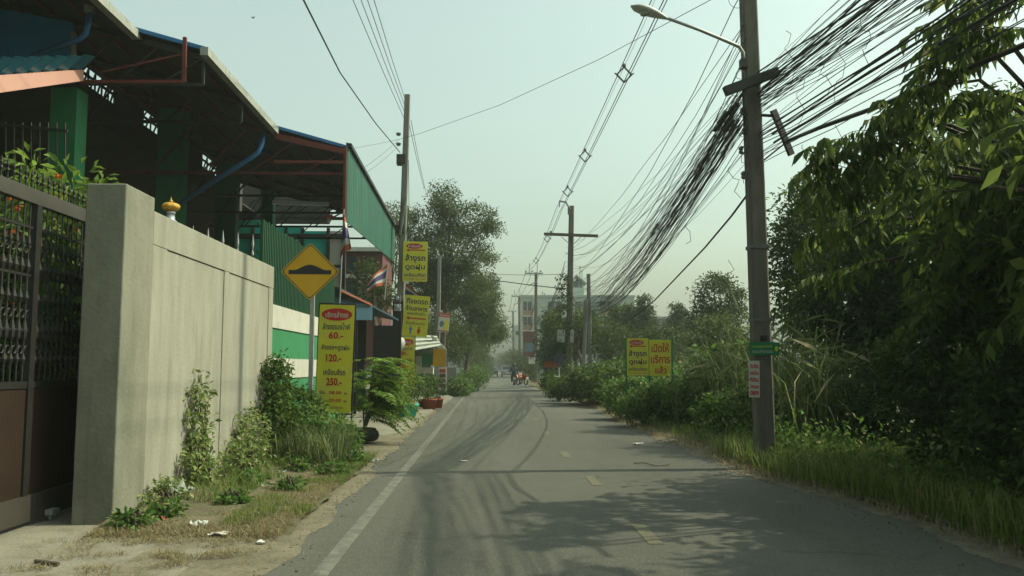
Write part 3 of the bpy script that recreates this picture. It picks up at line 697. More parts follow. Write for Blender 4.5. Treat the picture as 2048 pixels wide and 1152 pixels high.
for cu, m in ((.33, M_lightblue), (.66, M_red)):
    f.ell(cu, .225, .032, .022, root, m, 'figure')
    if cu < .5: f.poly([(cu-.07, .20), (cu+.07, .20), (cu+.03, .13), (cu+.025, .05), (cu-.025, .05), (cu-.03, .13)], root, m, 'figure')
    else: f.poly([(cu-.03, .20), (cu+.03, .20), (cu+.08, .11), (cu+.03, .11), (cu+.02, .05), (cu-.02, .05), (cu-.03, .11), (cu-.08, .11)], root, m, 'figure')
# small red and white flyer sign on the second pole
Yf = 43.5; c = W(888, 645, Yf); f = Face(c, 22*Yf/FPX, 38*Yf/FPX, rad(3), rad(-6)); root = thing('small_poster_board', 'small red white and yellow poster board beyond the yellow signs', 'sign', c)
f.panel(root, M_paper, .02); f.poly([(0, .78), (1, .78), (1, 1), (0, 1)], root, M_flagred, 'band', .005); f.poly([(.5, .1), (.95, .1), (.95, .6), (.5, .6)], root, M_yellow, 'patch', .005)
f.text('ร้านอาหาร', .5, .89, .8, .14, root, M_paper, .01, .009); f.poly([(.05, .02), (.95, .02), (.95, .08), (.05, .08)], root, M_flagred, 'band', .005)
f.ell(.3, .42, .2, .17, root, M_bluegrey, 'picture', .006)

# double sign on the right
Yd = 21.0
rs = W(1298, 714, Yd); root = thing('double_wash_sign', 'wide yellow double wash sign on green posts in the shrubs', 'sign', Vector((rs.x, Yd, 0)))
fa = wash_sign(W(1275.5, 713.5, Yd), 43.5*Yd/FPX, 74*Yd/FPX, 0, 0, '', root=root)
fb = Face(W(1320.5, 715.5, Yd), 44*Yd/FPX, 72*Yd/FPX); fb.panel(root, M_yellow, .02)
fb.text('เปิดให้', .5, .78, .80, .26, root, M_red, .02); fb.text('บริการ', .5, .46, .88, .22, root, M_red, .02); fb.text('แล้ว', .52, .17, .52, .21, root, M_red, .02)
for px in (1252, 1298, 1344):
    q = W(px, 676, Yd+.02); MB().box((q.x-.022, Yd+.022, 0), (q.x+.022, Yd+.062, q.z)).build('post', M_signgreen, root)
q = W(1252, 677, Yd); q2 = W(1344, 680, Yd); MB().beam((q.x, Yd+.04, q.z), (q2.x, Yd+.04, q.z-.03), .03).build('rail', M_signgreen, root)

# ------------------------------------------------------------------ poles
def pole(name, label, base, top, w0, w1, m, group='concrete utility poles along the road', round_=False):
    r = thing(name, label, 'pole', base, group); mb = MB(); a = Vector(base); b = Vector(top)
    if round_: mb.tube([a-Vector((0, 0, .1)), b], [w0/2, w1/2], 14)
    else:
        k0 = w0/2; k1 = w1/2; ch = .22
        def ringp(c, k): return [c+Vector(v) for v in ((-k, -k+k*ch, 0), (-k+k*ch, -k, 0), (k-k*ch, -k, 0), (k, -k+k*ch, 0), (k, k-k*ch, 0), (k-k*ch, k, 0), (-k+k*ch, k, 0), (-k, k-k*ch, 0))]
        mb.add(ringp(a-Vector((0, 0, .1)), k0)+ringp(b, k1), [tuple(range(7, -1, -1)), tuple(range(8, 16))]+[(i, (i+1) % 8, (i+1) % 8+8, i+8) for i in range(8)])
    mb.build('shaft', m, r); return r
PB = G(1531, 938); PB.z = 0; PT = Vector((PB.x-.12, PB.y, 12.0))
near = pole('utility_pole', 'thick near concrete pole carrying tangled cables and street lamp arm', PB, PT, .255, .18, M_pole)
def pp(py):                              # axis point of the near pole at picture height py
    z = W(1515, py, PB.y).z; return PB.lerp(PT, z/12.0)
P2 = Vector((W(796, 700, Yp2).x, Yp2, 0)); P2T = W(816, 190, Yp2); P2T.x = W(815, 190, Yp2).x
pole2 = pole('utility_pole', 'left concrete pole with two yellow signs and dark junction boxes', P2, P2T, .27, .19, M_pole_lt)
P3 = Vector((W(1136, 700, 40).x, 40, 0)); P3T = W(1143, 412, 40); pole3 = pole('utility_pole', 'right pole with wide wooden crossarm and creeper on its lower half', P3, P3T, .32, .23, M_pole)
P4 = Vector((W(1071, 700, 75).x, 75, 0)); P4T = W(1072, 545, 75); pole4 = pole('utility_pole', 'concrete pole with orange notice in front of mint apartment block', P4, P4T, .32, .24, M_pole)
P5 = Vector((W(1040, 700, 112).x, 112, 0)); P5T = W(1038, 592, 112); pole5 = pole('utility_pole', 'thin far pole at the left edge of the mint apartment block', P5, P5T, .34, .26, M_pole)
P6 = Vector((W(1027, 700, 150).x, 150, 0)); P6T = W(1026, 622, 150); pole6 = pole('utility_pole', 'farthest visible pole above the parked silver pickup', P6, P6T, .34, .28, M_pole)
P7 = Vector((W(874, 700, 44).x, 44, 0)); P7T = W(879, 512, 44); pole7 = pole('utility_pole', 'pale pole standing against the big left tree behind the signs', P7, P7T, .24, .18, M_pole_lt)
P8 = Vector((W(1180, 730, 46).x, 46, 0)); P8T = W(1177, 548, 46); pole8 = pole('utility_pole', 'short bare pole right of the crossarm pole where the cables dive', P8, P8T, .24, .2, M_pole_lt)
P9 = Vector((W(1164, 740, 43).x, 43, 0)); P9T = W(1172, 600, 43); pole9 = pole('utility_pole', 'leaning pale pole in the trees right of the crossarm pole', P9, P9T, .2, .17, M_pole_lt)

# near pole fittings
Yn = PB.y
ca = W(1450, 183, Yn-.35); cb = W(1535, 150, Yn-.3)
MB().beam(ca, cb+Vector((.15, 0, .05)), .1, .13).build('crossarm', M_darksteel, near)
MB().beam(W(1546, 220, Yn-.2), W(1583, 310, Yn-.1), .05, .09).beam(pp(232)+Vector((.05, -.05, 0)), W(1552, 232, Yn-.2), .035).beam(pp(330)+Vector((.05, -.05, 0)), W(1572, 285, Yn-.12), .02).build('tilted_angle_bar', M_darksteel, near)
def insul(p, r=.035, parent=near, ax='Z'):
    return MB().lathe([(.01, -.06), (r*.6, -.055), (r, -.03), (r*.6, -.01), (r, .01), (r*.9, .035), (.012, .05)], p, 8).build('insulator', M_cablegrey, parent)
for py in (55, 88, 222, 262, 300, 350):
    c0 = pp(py); q = W(1484+random.uniform(-6, 6), py, Yn-.05); insul(q)
    mb = MB(); mb.beam(q+Vector((0, 0, .05)), Vector((c0.x-.1, c0.y, q.z+.05)), .018); mb.beam(q-Vector((0, 0, .05)), Vector((c0.x-.1, c0.y, q.z-.05)), .018); mb.build('bracket', M_galv, near)
MB().cbox(W(1487, 128, Yn-.1), (.10, .12, .14)).build('junction_box', M_cable, near, bevel=.006)
for py in (495, 640):
    c0 = pp(py); MB().cbox(c0, (.258, .258, .05)).build('pole_band', M_cablegrey, near)
c0 = pp(500); MB().cbox(c0+Vector((0, -.02, 0)), (.30, .30, .22)).build('dark_wrap', M_cable, near)
bpy.data.objects.remove([o for o in near.children if o.name.startswith('dark_wrap')][0])
# street lamp arm
lamp = thing('street_lamp', 'curved grey street lamp arm reaching left from near pole', 'street lamp', W(1490, 100, Yn))
pts = [W(1488, 128, Yn-.1), W(1486, 105, Yn-.12), W(1478, 93, Yn-.15), W(1455, 83, Yn-.2), W(1400, 60, Yn-.35), W(1325, 33, Yn-.5)]
mb = MB(); mb.tube(pts, [.028, .028, .028, .026, .024, .022], 8); mb.build('arm', M_galv, lamp, True)
a = W(1335, 38, Yn-.48); b = W(1262, 12, Yn-.62); d = (b-a)
mb = MB(); prof = [(0, .025, .022), (.12, .05, .04), (.35, .095, .065), (.6, .12, .075), (.85, .10, .05), (1, .02, .012)]
V = []; n = 12; sd = d.cross(Vector((0, 0, 1))).normalized(); up = sd.cross(d).normalized()
for t, wv, hv in prof:
    for k in range(n):
        an = k*2*math.pi/n; V.append(a+d*t+sd*wv*math.cos(an)+up*(hv*math.sin(an) if math.sin(an) > 0 else hv*.45*math.sin(an)))
F = [(i*n+k, i*n+(k+1) % n, (i+1)*n+(k+1) % n, (i+1)*n+k) for i in range(len(prof)-1) for k in range(n)]
mb.add(V, F); mb.add(V[:n], [tuple(range(n))]); mb.build('lamp_head', M_whiteplas, lamp, True)
mb = MB(); mb.lathe([(.07, 0), (.06, -.03), (.02, -.045)], a+d*.62-up*.03, 10); mb.build('lens', M_bottle, lamp, True)

# green street sign and poster on near pole
fs = Face(W(1529, 697.5, Yn-.16), 62*(Yn-.16)/FPX, 26*(Yn-.16)/FPX, rad(4), 0)
gs = thing('street_name_sign', 'small green street name plate strapped across the near pole', 'sign', fs.p(.5, .5))
fs.panel(gs, M_signgreen, .01, 'plate'); fs.text('ซอยสุขสวัสดิ์', .42, .66, .66, .26, gs, M_yellow, .0); fs.text('ถนนสาธารณะ', .44, .28, .70, .22, gs, M_paleprint, .0); fs.ell(.90, .5, .05, .2, gs, M_yellow)
MB().cbox(pp(677)+Vector((0, -.125, 0)), (.09, .03, .07)).build('clamp', M_darksteel, gs)
fp = Face(W(1508.5, 758, Yn-.18), 21*(Yn-.18)/FPX, 73*(Yn-.18)/FPX, rad(-12), rad(-1))
ps = thing('paper_poster', 'narrow white poster with red vertical Thai lettering on near pole', 'poster', fp.p(.5, .5)); fp.panel(ps, M_paper, .004, 'sheet')
for k, s in enumerate(('รับซื้อ', 'ขายบ้าน', 'ที่ดิน', 'โทรเลย', '089')): fp.text(s, .5, .86-.185*k, .78, .13, ps, M_red, .03)
st = MB().cbox(W(1531, 772, Yn-.12), (.08, .004, .045)).build('sticker', M_bluegrey); tag(st, 'small blue grey sticker on the near pole beside poster', 'sticker')

# pole 3 fittings
MB().beam(W(1088, 468, 39.8), W(1196, 472, 39.8), .11, .13).build('crossarm', M_bark, pole3)
mb = MB(); mb.beam(W(1123, 474, 39.75), W(1138, 487, 39.75), .03); mb.beam(W(1162, 474, 39.75), W(1148, 487, 39.75), .03); mb.build('brace', M_galv, pole3)
mb = MB(); mb.tube([W(1140, 418, 39.8), W(1132, 404, 39.8), W(1118, 402, 39.8)], .05, 6); mb.tube([W(1119, 402, 39.8), W(1119, 414, 39.8)], .03, 6); mb.build('top_bracket', M_galv, pole3)
MB().cbox(W(1138, 422, 39.75), (.12, .1, .35)).build('clamp', M_cablegrey, pole3)
q = W(1102, 464, 39.8); insul(q, .07, pole3)
for px in (1122, 1144):
    f = Face(W(px, 672, 39.7), 15*39.7/FPX if px < 1130 else 7*39.7/FPX, 25*39.7/FPX, 0, rad(-3)); r_ = thing('white_notice', 'white notice board with red print tied %s of the crossarm pole' % ('left' if px < 1130 else 'right'), 'sign', f.p(.5, .5))
    f.panel(r_, M_bottle, .02); f.text('ให้เช่า', .5, .6, .7, .25, r_, M_black, .0); f.text('โทร', .5, .2, .6, .16, r_, M_red, .0)
# pole 4, 5, 6 fittings
for P, T, Y, r_ in ((P4, P4T, 75, pole4), (P5, P5T, 112, pole5), (P6, P6T, 150, pole6)):
    mb = MB(); mb.beam(T+Vector((-1.0, -.2, -.1)), T+Vector((.6, -.2, -.1)), .12); mb.beam(T+Vector((-.7, -.2, -1.2)), T+Vector((.1, -.2, -.8)), .08)
    mb.beam(T+Vector((-.6, -.2, -.1)), T+Vector((-.6, -.2, .8)), .06); mb.beam(T+Vector((.1, -.2, -.1)), T+Vector((.1, -.2, .9)), .06); mb.build('crossarm', M_galv, r_)
    for dx in (-.9, -.35, .4): insul(T+Vector((dx, -.2, .1)), .1, r_)
c = W(1072, 770, 74.6); f = Face(W(1067, 727, 74.6), .55, 1.3); r_ = thing('orange_notice', 'orange paper notice on the pole before the mint block', 'sign', f.p(.5, .5)); f = Face(W(1070, 772, 74.6), .5, .7); f.panel(r_, M_orange, .02)
f = Face(W(1064, 716, 74.6), .6, 1.0); r_ = thing('white_notice', 'narrow white notice high on the pole before mint block', 'sign', f.p(.5, .5)); f.panel(r_, M_paper, .02); f.text('ขาย', .5, .5, .6, .4, r_, M_bluegrey, .0)
f = Face(W(1058, 688, 74.5), 1.0, 2.2); r_ = thing('red_shop_sign', 'dull red hanging shop sign beside the mint block', 'sign', f.p(.5, .5)); f.panel(r_, M_maroon, .06); f.poly([(.1, .2), (.9, .2), (.9, .55), (.1, .55)], r_, M_bluegrey, 'panel_print', .01)

# ------------------------------------------------------------------ cables
def cable(name, pts, r, m, label, group=None, cat='cable', n=4):
    mb = MB(); mb.tube(pts, r, n, True); o = mb.build(name, m); return tag(o, label, cat, group)
def span(a, b, sag, k=18, wob=0.0):
    a = Vector(a); b = Vector(b); ph = random.uniform(0, 6)
    return [a.lerp(b, i/k) - Vector((0, 0, 4*sag*(i/k)*(1-i/k))) + Vector((wob*math.sin(ph+i*1.1), 0, wob*math.cos(ph*2+i*1.7)))*(0 < i < k) for i in range(k+1)]
back = Vector((PB.x+.15, -18, 0))
# thick bundle between near pole and crossarm pole
for i in range(86):
    u = i/61
    if i < 38:
        a = pp(random.uniform(172, 262)); a = Vector((a.x-.10-random.uniform(0, .20), Yn-random.uniform(-.05, .1), a.z))
        b = Vector((P8.x+random.uniform(-.12, .12), 46+random.uniform(-.12, .12), random.uniform(3.9, 5.2))); sg_ = random.uniform(.3, 1.0); r = random.uniform(.0045, .011)
        lb = 'black cable in the sagging thick bundle left of the near pole'; gp_ = 'cables of the thick bundle between the poles'
    else:
        a = pp(random.choice((58, 90, 120, 172, 185, 200, 222, 240, 262, 300, 330))+random.uniform(-6, 6)); a = Vector((a.x-.09-random.uniform(0, .08), Yn-random.uniform(-.05, .2), a.z))
        b = Vector((P3.x+random.uniform(-.15, .15), 40+random.uniform(-.12, .12), random.uniform(3.9, 7.2))) if i % 2 else Vector((P8.x+random.uniform(-.1, .1), 46, random.uniform(4.2, 6.3))); sg_ = random.uniform(.2, 1.35); r = random.uniform(.0035, .007)
        lb = 'thin loose wire fanning beside the thick bundle left of near pole'; gp_ = 'thin wires fanning between the poles'
    cable('cable' if i < 38 else 'wire', span(a, b, sg_, 20, .03 if i < 38 else .012), r, M_cable if i % 4 else M_cablegrey, lb, gp_)
# fan on the other side of the near pole, running back over the camera to the right
for i in range(66):
    thick = i % 9 == 0
    py = random.triangular(140, 250, 190) if i < 50 else random.uniform(250, 330)
    a = pp(py); a = Vector((a.x+.04+random.uniform(0, .06), Yn-random.uniform(.0, .14), a.z))
    b = Vector((PB.x+random.uniform(-.3, 1.2), -18, random.uniform(4.8, 6.4))); sg_ = random.triangular(.1, 1.5, .6)
    cable('cable' if i < 50 else 'wire', span(a, b, sg_, 26, .02), random.uniform(.010, .016) if thick else random.uniform(.003, .0065), M_cable,
          'black cable in the bundle rising right from the near pole' if i < 50 else 'low wire leaving the near pole towards the right tree',
          'cables of the bundle right of the near pole' if i < 50 else 'low wires right of the near pole')
def seg_cable(name, pxs, r, m, label, sag=0, ext=0, group=None, k=14):
    P = [W(*p) for p in pxs]
    if len(P) == 2:
        a, b = P
        if ext: a = a + (a-b).normalized()*ext
        P = span(a, b, sag, k)
    return cable(name, P, r, m, label, group)
# smoother heavy cables to the right of the near pole
seg_cable('cable', [(1575, 282, Yn-.1), (1640, 255, 10.3), (1760, 212, 8.9), (1880, 160, 7.8), (2060, 85, 6.6)], .028, M_cable, 'heavy cable with ties running from the tilted bar to the right')
seg_cable('cable', [(1545, 268, Yn), (1650, 200, 9.9), (1760, 132, 8.5), (1850, 75, 7.6), (1985, 0, 6.5), (2100, -70, 5.8)], .017, M_cable, 'upper of two smooth heavy cables crossing towards top right corner')
seg_cable('cable', [(1548, 285, Yn), (1700, 190, 9.4), (1830, 115, 8.0), (1925, 62, 7.1), (2030, 0, 6.3), (2100, -45, 5.9)], .018, M_cable, 'lower of two smooth heavy cables crossing towards top right corner')
# single heavy cable below the bundle, left
seg_cable('cable', [(1503, 378, Yn), (1463, 432, 13.3), (1410, 495, 15.2), (1350, 558, 17.8), (1310, 600, 20), (1270, 632, 23), (1225, 656, 28), (1190, 655, 36), (1172, 642, 43)], .020, M_cable, 'single heavy cable drooping below the bundle towards far poles')
# spaced aerial medium-voltage line
XM = 3.42; mvl = []
def mvp(y, dx, dz): 
    if y <= 40: t = (y+20)/60; s_ = 4*.25*t*(1-t); z = 8.95 - s_ + (0 if y > 0 else 0); x = XM
    else: t = (y-40)/35; s_ = 4*.5*t*(1-t); z = 8.95+(P4T.z-8.95+.3)*t - s_; x = XM + (P4.x-.6-XM)*t
    return Vector((x+dx, y, z+dz))
for nm, dx, dz, r in (('left', -.16, 0, .011), ('right', .16, .02, .011), ('bottom', 0, -.17, .012)):
    cable('power_line', [mvp(y, dx, dz) for y in np.arange(-20, 76, 2.5)], r, M_cable, nm+'most insulated conductor of the power line held by diamond spacers' if nm != 'bottom' else 'lowest insulated conductor of the power line held by diamond spacers', 'high power line conductors')
cable('messenger_wire', [mvp(y, 0, .2) for y in np.arange(-20, 76, 2.5)], .005, M_cablegrey, 'thin messenger wire above the spaced power line', None, 'wire')
sp0 = thing('line_spacer', 'diamond cable spacer on the power line, nearest and highest in view', 'spacer', mvp(20.7, 0, 0), 'diamond spacers on the power line')
c = mvp(20.7, 0, 0); q = [c+Vector(v) for v in ((0, 0, .2), (.19, 0, 0), (0, 0, -.2), (-.19, 0, 0))]
mb = MB()
for i in range(4): mb.beam(q[i], q[(i+1) % 4], .035)
mb.beam(q[1], q[1]+Vector((.05, 0, .04)), .03); mb.beam(q[3], q[3]+Vector((-.05, 0, .04)), .03); mb.build('frame', M_cablegrey, sp0)
MB().lathe([(.02, -.05), (.05, -.02), (.05, .03), (.02, .06)], q[0]+Vector((0, 0, .03)), 8).build('clamp', M_cablegrey, sp0)
for y, lb in ((29.3, 'diamond cable spacer on the power line, second from the top'), (35.8, 'diamond cable spacer just before the crossarm pole'), (49, 'diamond cable spacer just beyond the crossarm pole'), (62, 'farthest diamond cable spacer near the mint block')):
    o = copy_tree(sp0); o.location = mvp(y, 0, 0); o['label'] = lb
for y in (52, 60, 68): pass
# far line continuing
for dx in (-.9, -.35, .4):
    cable('power_line', span(P4T+Vector((dx, -.2, .15)), P5T+Vector((dx, -.2, .15)), .8, 10), .02, M_cable, 'far power line wire running past the mint apartment block', 'far power line wires')
    cable('power_line', span(P5T+Vector((dx, -.2, .15)), P6T+Vector((dx, -.2, .15)), .8, 10), .025, M_cable, 'farthest power line wire above the end of the road', 'farthest power line wires')
for k in range(7):
    cable('wire', span(P3+Vector((random.uniform(-.2, .2), 0, random.uniform(4.2, 6.5))), P4+Vector((0, 0, random.uniform(4.5, 7.5))), random.uniform(.4, 1.2), 12), .014, M_cable, 'wire between the crossarm pole and the pole before mint block', 'wires beyond the crossarm pole')
    cable('wire', span(P4+Vector((0, 0, random.uniform(4.5, 7.5))), P5+Vector((0, 0, random.uniform(5, 8))), random.uniform(.4, 1.2), 10), .018, M_cable, 'wire passing the left edge of the mint block', 'wires beside the mint block')
# wires on the left pole
for k, (px, dz) in enumerate(((706, 0), (722, .25), (735, .45), (748, .65))):
    b = Vector((P2T.x-.1, Yp2, P2T.z-.1-.25*(3-k))); a = W(px, 0, 18.5); a2 = a+(a-b)*1.6; a2.z = a.z+(a.z-b.z)*1.2
    cable('wire', [a2, a, a.lerp(b, .5)-Vector((0, 0, .05)), b], .009, M_cablegrey, ('lowest', 'second', 'third', 'topmost')[k]+' of four parallel wires rising left from the left pole', 'four wires above the left pole')
b = W(800, 305, Yp2); a = W(607, 0, 14.0); m1 = W(680, 145, 20.5); m2 = W(750, 245, 25.5); cable('cable', [a+(a-m1)*1.2, a, m1, m2, b], .018, M_cable, 'thicker single black cable sagging to the middle of left pole')
seg_cable('wire', [(848, 375, 43), (818, 245, Yp2)], .01, M_cablegrey, 'left one of two thin wires from left pole to pale pole', .1)
seg_cable('wire', [(852, 385, 43), (822, 240, Yp2)], .01, M_cablegrey, 'right one of two thin wires from left pole to pale pole', .1)
cable('wire', [W(700, 298, 26), W(785, 282, Yp2), W(840, 267, Yp2-1), W(1000, 210, 23), W(1200, 118, 17.5), W(1430, -5, 12.5), W(1525, -60, Yn)], .006, M_cablegrey, 'long thin wire crossing the sky between left and near poles')
seg_cable('wire', [(720, 340, 22), (797, 280, Yp2)], .009, M_cablegrey, 'upper short service wire from left pole to the shed', .05)
seg_cable('wire', [(728, 348, 22), (797, 292, Yp2)], .009, M_cablegrey, 'lower short service wire from left pole to the shed', .05)
seg_cable('wire', [(985, 548, 46), (1132, 548, 40)], .012, M_cablegrey, 'upper thin wire crossing the road to the crossarm pole', .05)
seg_cable('cable', [(985, 560, 46), (1060, 570, 43), (1132, 578, 40)], .022, M_cable, 'lower thicker cable crossing the road to the crossarm pole')
seg_cable('wire', [(1500, -40, Yn), (1470, 10, 12.4), (1390, 180, 15.4), (1300, 345, 20), (1200, 500, 30), (1148, 560, 40)], .008, M_cable, 'lone wire left of the cable bundle reaching the frame top')
# squiggly dangling wire ends
for i, (px, py, n_, L) in enumerate(((1600, 150, 9, .75), (1640, 120, 8, .5), (1690, 60, 8, .9), (1730, 30, 8, .6), (1610, 290, 8, .5), (1680, 250, 9, .8), (1920, 30, 6, .4), (1500, 260, 7, .45), (1520, 265, 7, .5), (1490, 300, 7, .5), (1462, 335, 7, .45), (1465, 520, 7, .4), (1480, 230, 7, .4), (1570, 60, 8, .7), (1385, 420, 6, .5))):
    Y = Yn if px < 1560 else max(6.8, Yn-(px-1530)*.011); p = W(px, py, Y); pts = []
    for k in range(n_+1): pts.append(p+Vector((.06*math.sin(k*1.3+i)+.02*k*math.sin(i*2.1), .03*math.cos(k*2+i), -L*k/n_+.03*math.sin(k*2.2))))
    cable('loose_wire', pts, .0045, M_cable, 'loose dangling wire end hanging from the cables near the pole', 'loose wire ends hanging from the cables', 'wire')
# coils on near pole
for i, (px, py, rr) in enumerate(((1474, 0, .12), (1468, 205, .10), (1455, 230, .08), (1480, 150, .06))):
    mb = MB(); mb.torus(W(px, py, Yn-.2), rr, .004, 'Y', 20, 4); tag(mb.build('wire_coil', M_cable), 'small loop of spare wire left of the near pole', 'wire', 'wire loops by the near pole')
# closures on bundle
for i, (px, py, Y) in enumerate(((1475, 205, Yn-.3), (1455, 225, Yn-.1), (1447, 240, Yn), (1468, 240, Yn-.2))):
    mb = MB(); a = W(px, py, Y); mb.tube([a, a+Vector((-.08, .2, -.10))], .032, 8); tag(mb.build('splice_closure', M_cable, None, True), 'black cable splice closure in the tangle left of near pole', 'cable joint', 'splice closures in the tangle')

# left pole fittings
for py in (268, 288):
    q = W(797, py, Yp2-.1); insul(q, .09, pole2)
MB().cbox((P2.x+.03, Yp2, W(800, 320, Yp2).z), (.30, .30, .35)).build('pole_band', M_darksteel, pole2)
MB().cbox((P2.x+.01, Yp2, W(800, 460, Yp2).z), (.30, .30, .3)).build('pole_band', M_darksteel, pole2)
a = W(812, 395, Yp2-.2); b = W(800, 470, Yp2-.2); mb = MB(); mb.beam(a, b, .13, .06); tag(mb.build('tube_lamp', M_canvas), 'slim green tube lamp fixed aslant on the left pole', 'lamp')
mb = MB(); mb.tube([W(805, 330, Yp2-.16), W(803, 400, Yp2-.18), W(792, 520, Yp2-.18), W(790, 600, Yp2-.18)], .012, 5); mb.tube([W(817, 320, Yp2-.12), W(818, 420, Yp2-.15), W(812, 470, Yp2-.15)], .01, 5); mb.build('riser_cable', M_cable, pole2)
for i, py in enumerate((598, 615)):
    bx = thing('meter_box', ('upper', 'lower')[i]+' electricity meter on the dark band of the left pole', 'meter', W(795, py, Yp2-.25), 'electricity meters on the left pole')
    q = W(795, py, Yp2-.25); MB().cbox(q, (.22, .14, .24)).build('housing', M_bottle if i else M_cablegrey, bx, bevel=.01)
    MB().lathe([(.07, 0), (.07, .03), (.05, .04)], q+Vector((0, -.07, .02)), 12, Matrix.Rotation(math.pi/2, 3, 'X')).build('dial', M_silver, bx)
MB().cbox((P2.x, Yp2, W(796, 630, Yp2).z), (.36, .34, .95)).build('dark_sleeve', M_darksteel, pole2)

# ------------------------------------------------------------------ flags
def flag(staff, label, quad, m_order, wave=.05):
    a, b = staff; root = thing('thai_flag', label, 'flag', Vector(a), 'Thai flags on thin staffs')
    mb = MB(); mb.tube([a, b], .014, 6); mb.build('staff', M_galv, root)
    q = [Vector(x) for x in quad]           # hoist top, fly top, fly bottom, hoist bottom
    nu, nv = 14, 12; V = []; F = []; mi = []
    for j in range(nv+1):
        for i in range(nu+1):
            u = i/nu; v = j/nv
            p = (q[0].lerp(q[1], u)).lerp(q[3].lerp(q[2], u), v) + Vector((0, wave*math.sin(u*7+v*2)*u, wave*.35*math.sin(u*5)*u)); V.append(tuple(p-wloc(root)))
    for j in range(nv):
        for i in range(nu): F.append((j*(nu+1)+i, j*(nu+1)+i+1, (j+1)*(nu+1)+i+1, (j+1)*(nu+1)+i)); s_ = j*6//nv; mi.append((0, 1, 2, 2, 1, 0)[s_])
    me = bpy.data.meshes.new('cloth'); me.from_pydata(V, [], F)
    for m in (M_flagred, M_flagwhite, M_flagblue): me.materials.append(m)
    me.polygons.foreach_set('material_index', mi); me.update(); me.shade_smooth(); link_mesh('cloth', me, None, root)
Yf = 17.5
flag((W(678, 640, Yf), W(688, 418, Yf)), 'large drooping Thai flag above the speed hump sign', [W(687, 428, Yf), W(690, 432, Yf-.2), W(702, 492, Yf-.45), W(680, 516, Yf)], 0, .10)
Yf = 20.5
flag((W(769, 600, Yf), W(776, 525, Yf)), 'Thai flag blowing left near the end of the green sheet', [W(775, 528, Yf), W(735, 562, Yf-.2), W(733, 580, Yf-.2), W(769, 570, Yf)], 0, .10)
Yf = 30.5
flag((W(805, 640, Yf), W(811, 562, Yf)), 'Thai flag behind the left pole between two yellow signs', [W(811, 566, Yf), W(845, 594, Yf-.2), W(848, 618, Yf-.2), W(808, 600, Yf)], 0, .10)

# ------------------------------------------------------------------ stalls and background houses on the left
aw = thing('awning_shop', 'dark open shop with blue grey sloping awning behind the price banner', 'shop', Vector((-4.5, 23, 0)))
a = W(680, 575, 20.5); b = W(800, 640, 28); c2 = a+Vector((-3, 0, .6)); d2 = b+Vector((-3, 0, .6))
MB().prism([a, b, d2, c2], (0, 0, -.05)).build('awning', M_tarpblue, aw)
MB().prism([W(680, 579, 20.4), W(742, 608, 23.6), W(742, 612, 23.6), W(680, 583, 20.4)], (.03, 0, 0)).build('orange_stripe', M_terra, aw)
MB().prism([W(660, 590, 20.6), W(745, 612, 23.8), W(745, 640, 23.8), W(660, 640, 20.6)], (-.04, 0, 0)).build('valance', M_tarpblue, aw)
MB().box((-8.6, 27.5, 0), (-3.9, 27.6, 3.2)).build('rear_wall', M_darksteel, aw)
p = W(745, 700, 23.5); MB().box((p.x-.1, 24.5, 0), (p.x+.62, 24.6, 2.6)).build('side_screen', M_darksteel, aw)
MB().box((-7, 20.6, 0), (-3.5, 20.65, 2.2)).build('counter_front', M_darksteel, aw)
for px in (712, 800): p = W(px, 640, 24.5); MB().box((p.x-.04, 24.5, 0), (p.x+.04, 24.58, p.z+.25)).build('post', M_darksteel, aw)
# maroon and white house behind
mh = thing('maroon_house', 'maroon and white house seen under the green corrugated sheet', 'house', W(725, 740, 38))
def hb(px0, py0, px1, py1, Y, m, nm, th=.1):
    a = W(px0, py0, Y); b = W(px1, py1, Y); return MB().box((a.x, Y, b.z), (b.x, Y+th, a.z)).build(nm, m, mh)
hb(684, 500, 762, 735, 38, M_maroon, 'wall', 4); hb(684, 505, 690, 600, 37.9, M_white, 'trim', .09); hb(716, 560, 724, 600, 37.9, M_white, 'trim', .09); hb(690, 548, 760, 556, 37.85, M_white, 'trim', .14)
hb(684, 494, 770, 502, 37.7, M_white, 'cornice', 4.2); hb(697, 514, 712, 545, 37.95, M_glass, 'window', .04); hb(732, 514, 748, 545, 37.95, M_glass, 'window', .04); hb(697, 562, 712, 600, 37.95, M_glass, 'window', .04)
# food stall
Ys_ = 31.0; fsn = thing('food_stall', 'roadside food stall with striped canvas roof and yellow panel', 'stall', W(858, 790, Ys_))
a = W(826, 700, Ys_-1.5); b = W(882, 690, Ys_-1); c1 = W(874, 672, Ys_+1.5); d1 = W(828, 668, Ys_+1.5)
for k in range(7):
    t0 = k/7; t1 = (k+.93)/7
    MB().prism([a.lerp(d1, t0), b.lerp(c1, t0), b.lerp(c1, t1), a.lerp(d1, t1)], (0, 0, -.025)).build('roof_strip', M_canvas if k % 2 else M_canvasw, fsn)
mb = MB(); mb.prism([W(860, 668, Ys_), W(872, 676, Ys_), W(893, 700, Ys_), W(890, 708, Ys_), W(868, 690, Ys_)], (0, .3, 0)); mb.build('hanging_cloth', M_canvasw, fsn)
def sb(px0, py0, px1, py1, Y, m, nm, th=.04):
    a = W(px0, py0, Y); b = W(px1, py1, Y); return MB().box((a.x, Y, b.z), (b.x, Y+th, a.z)).build(nm, m, fsn)
sb(866, 698, 892, 733, Ys_-.6, M_amber, 'yellow_panel'); sb(844, 707, 866, 730, Ys_-.4, M_greenpaint, 'green_panel'); sb(826, 712, 843, 735, Ys_-.3, M_white, 'white_panel')
sb(824, 735, 866, 748, Ys_-.3, M_white, 'counter_top', .5); sb(824, 748, 866, 772, Ys_-.25, M_bluegrey, 'counter_front', .4)
sb(877, 734, 893, 780, Ys_-.9, M_paper, 'menu_board')
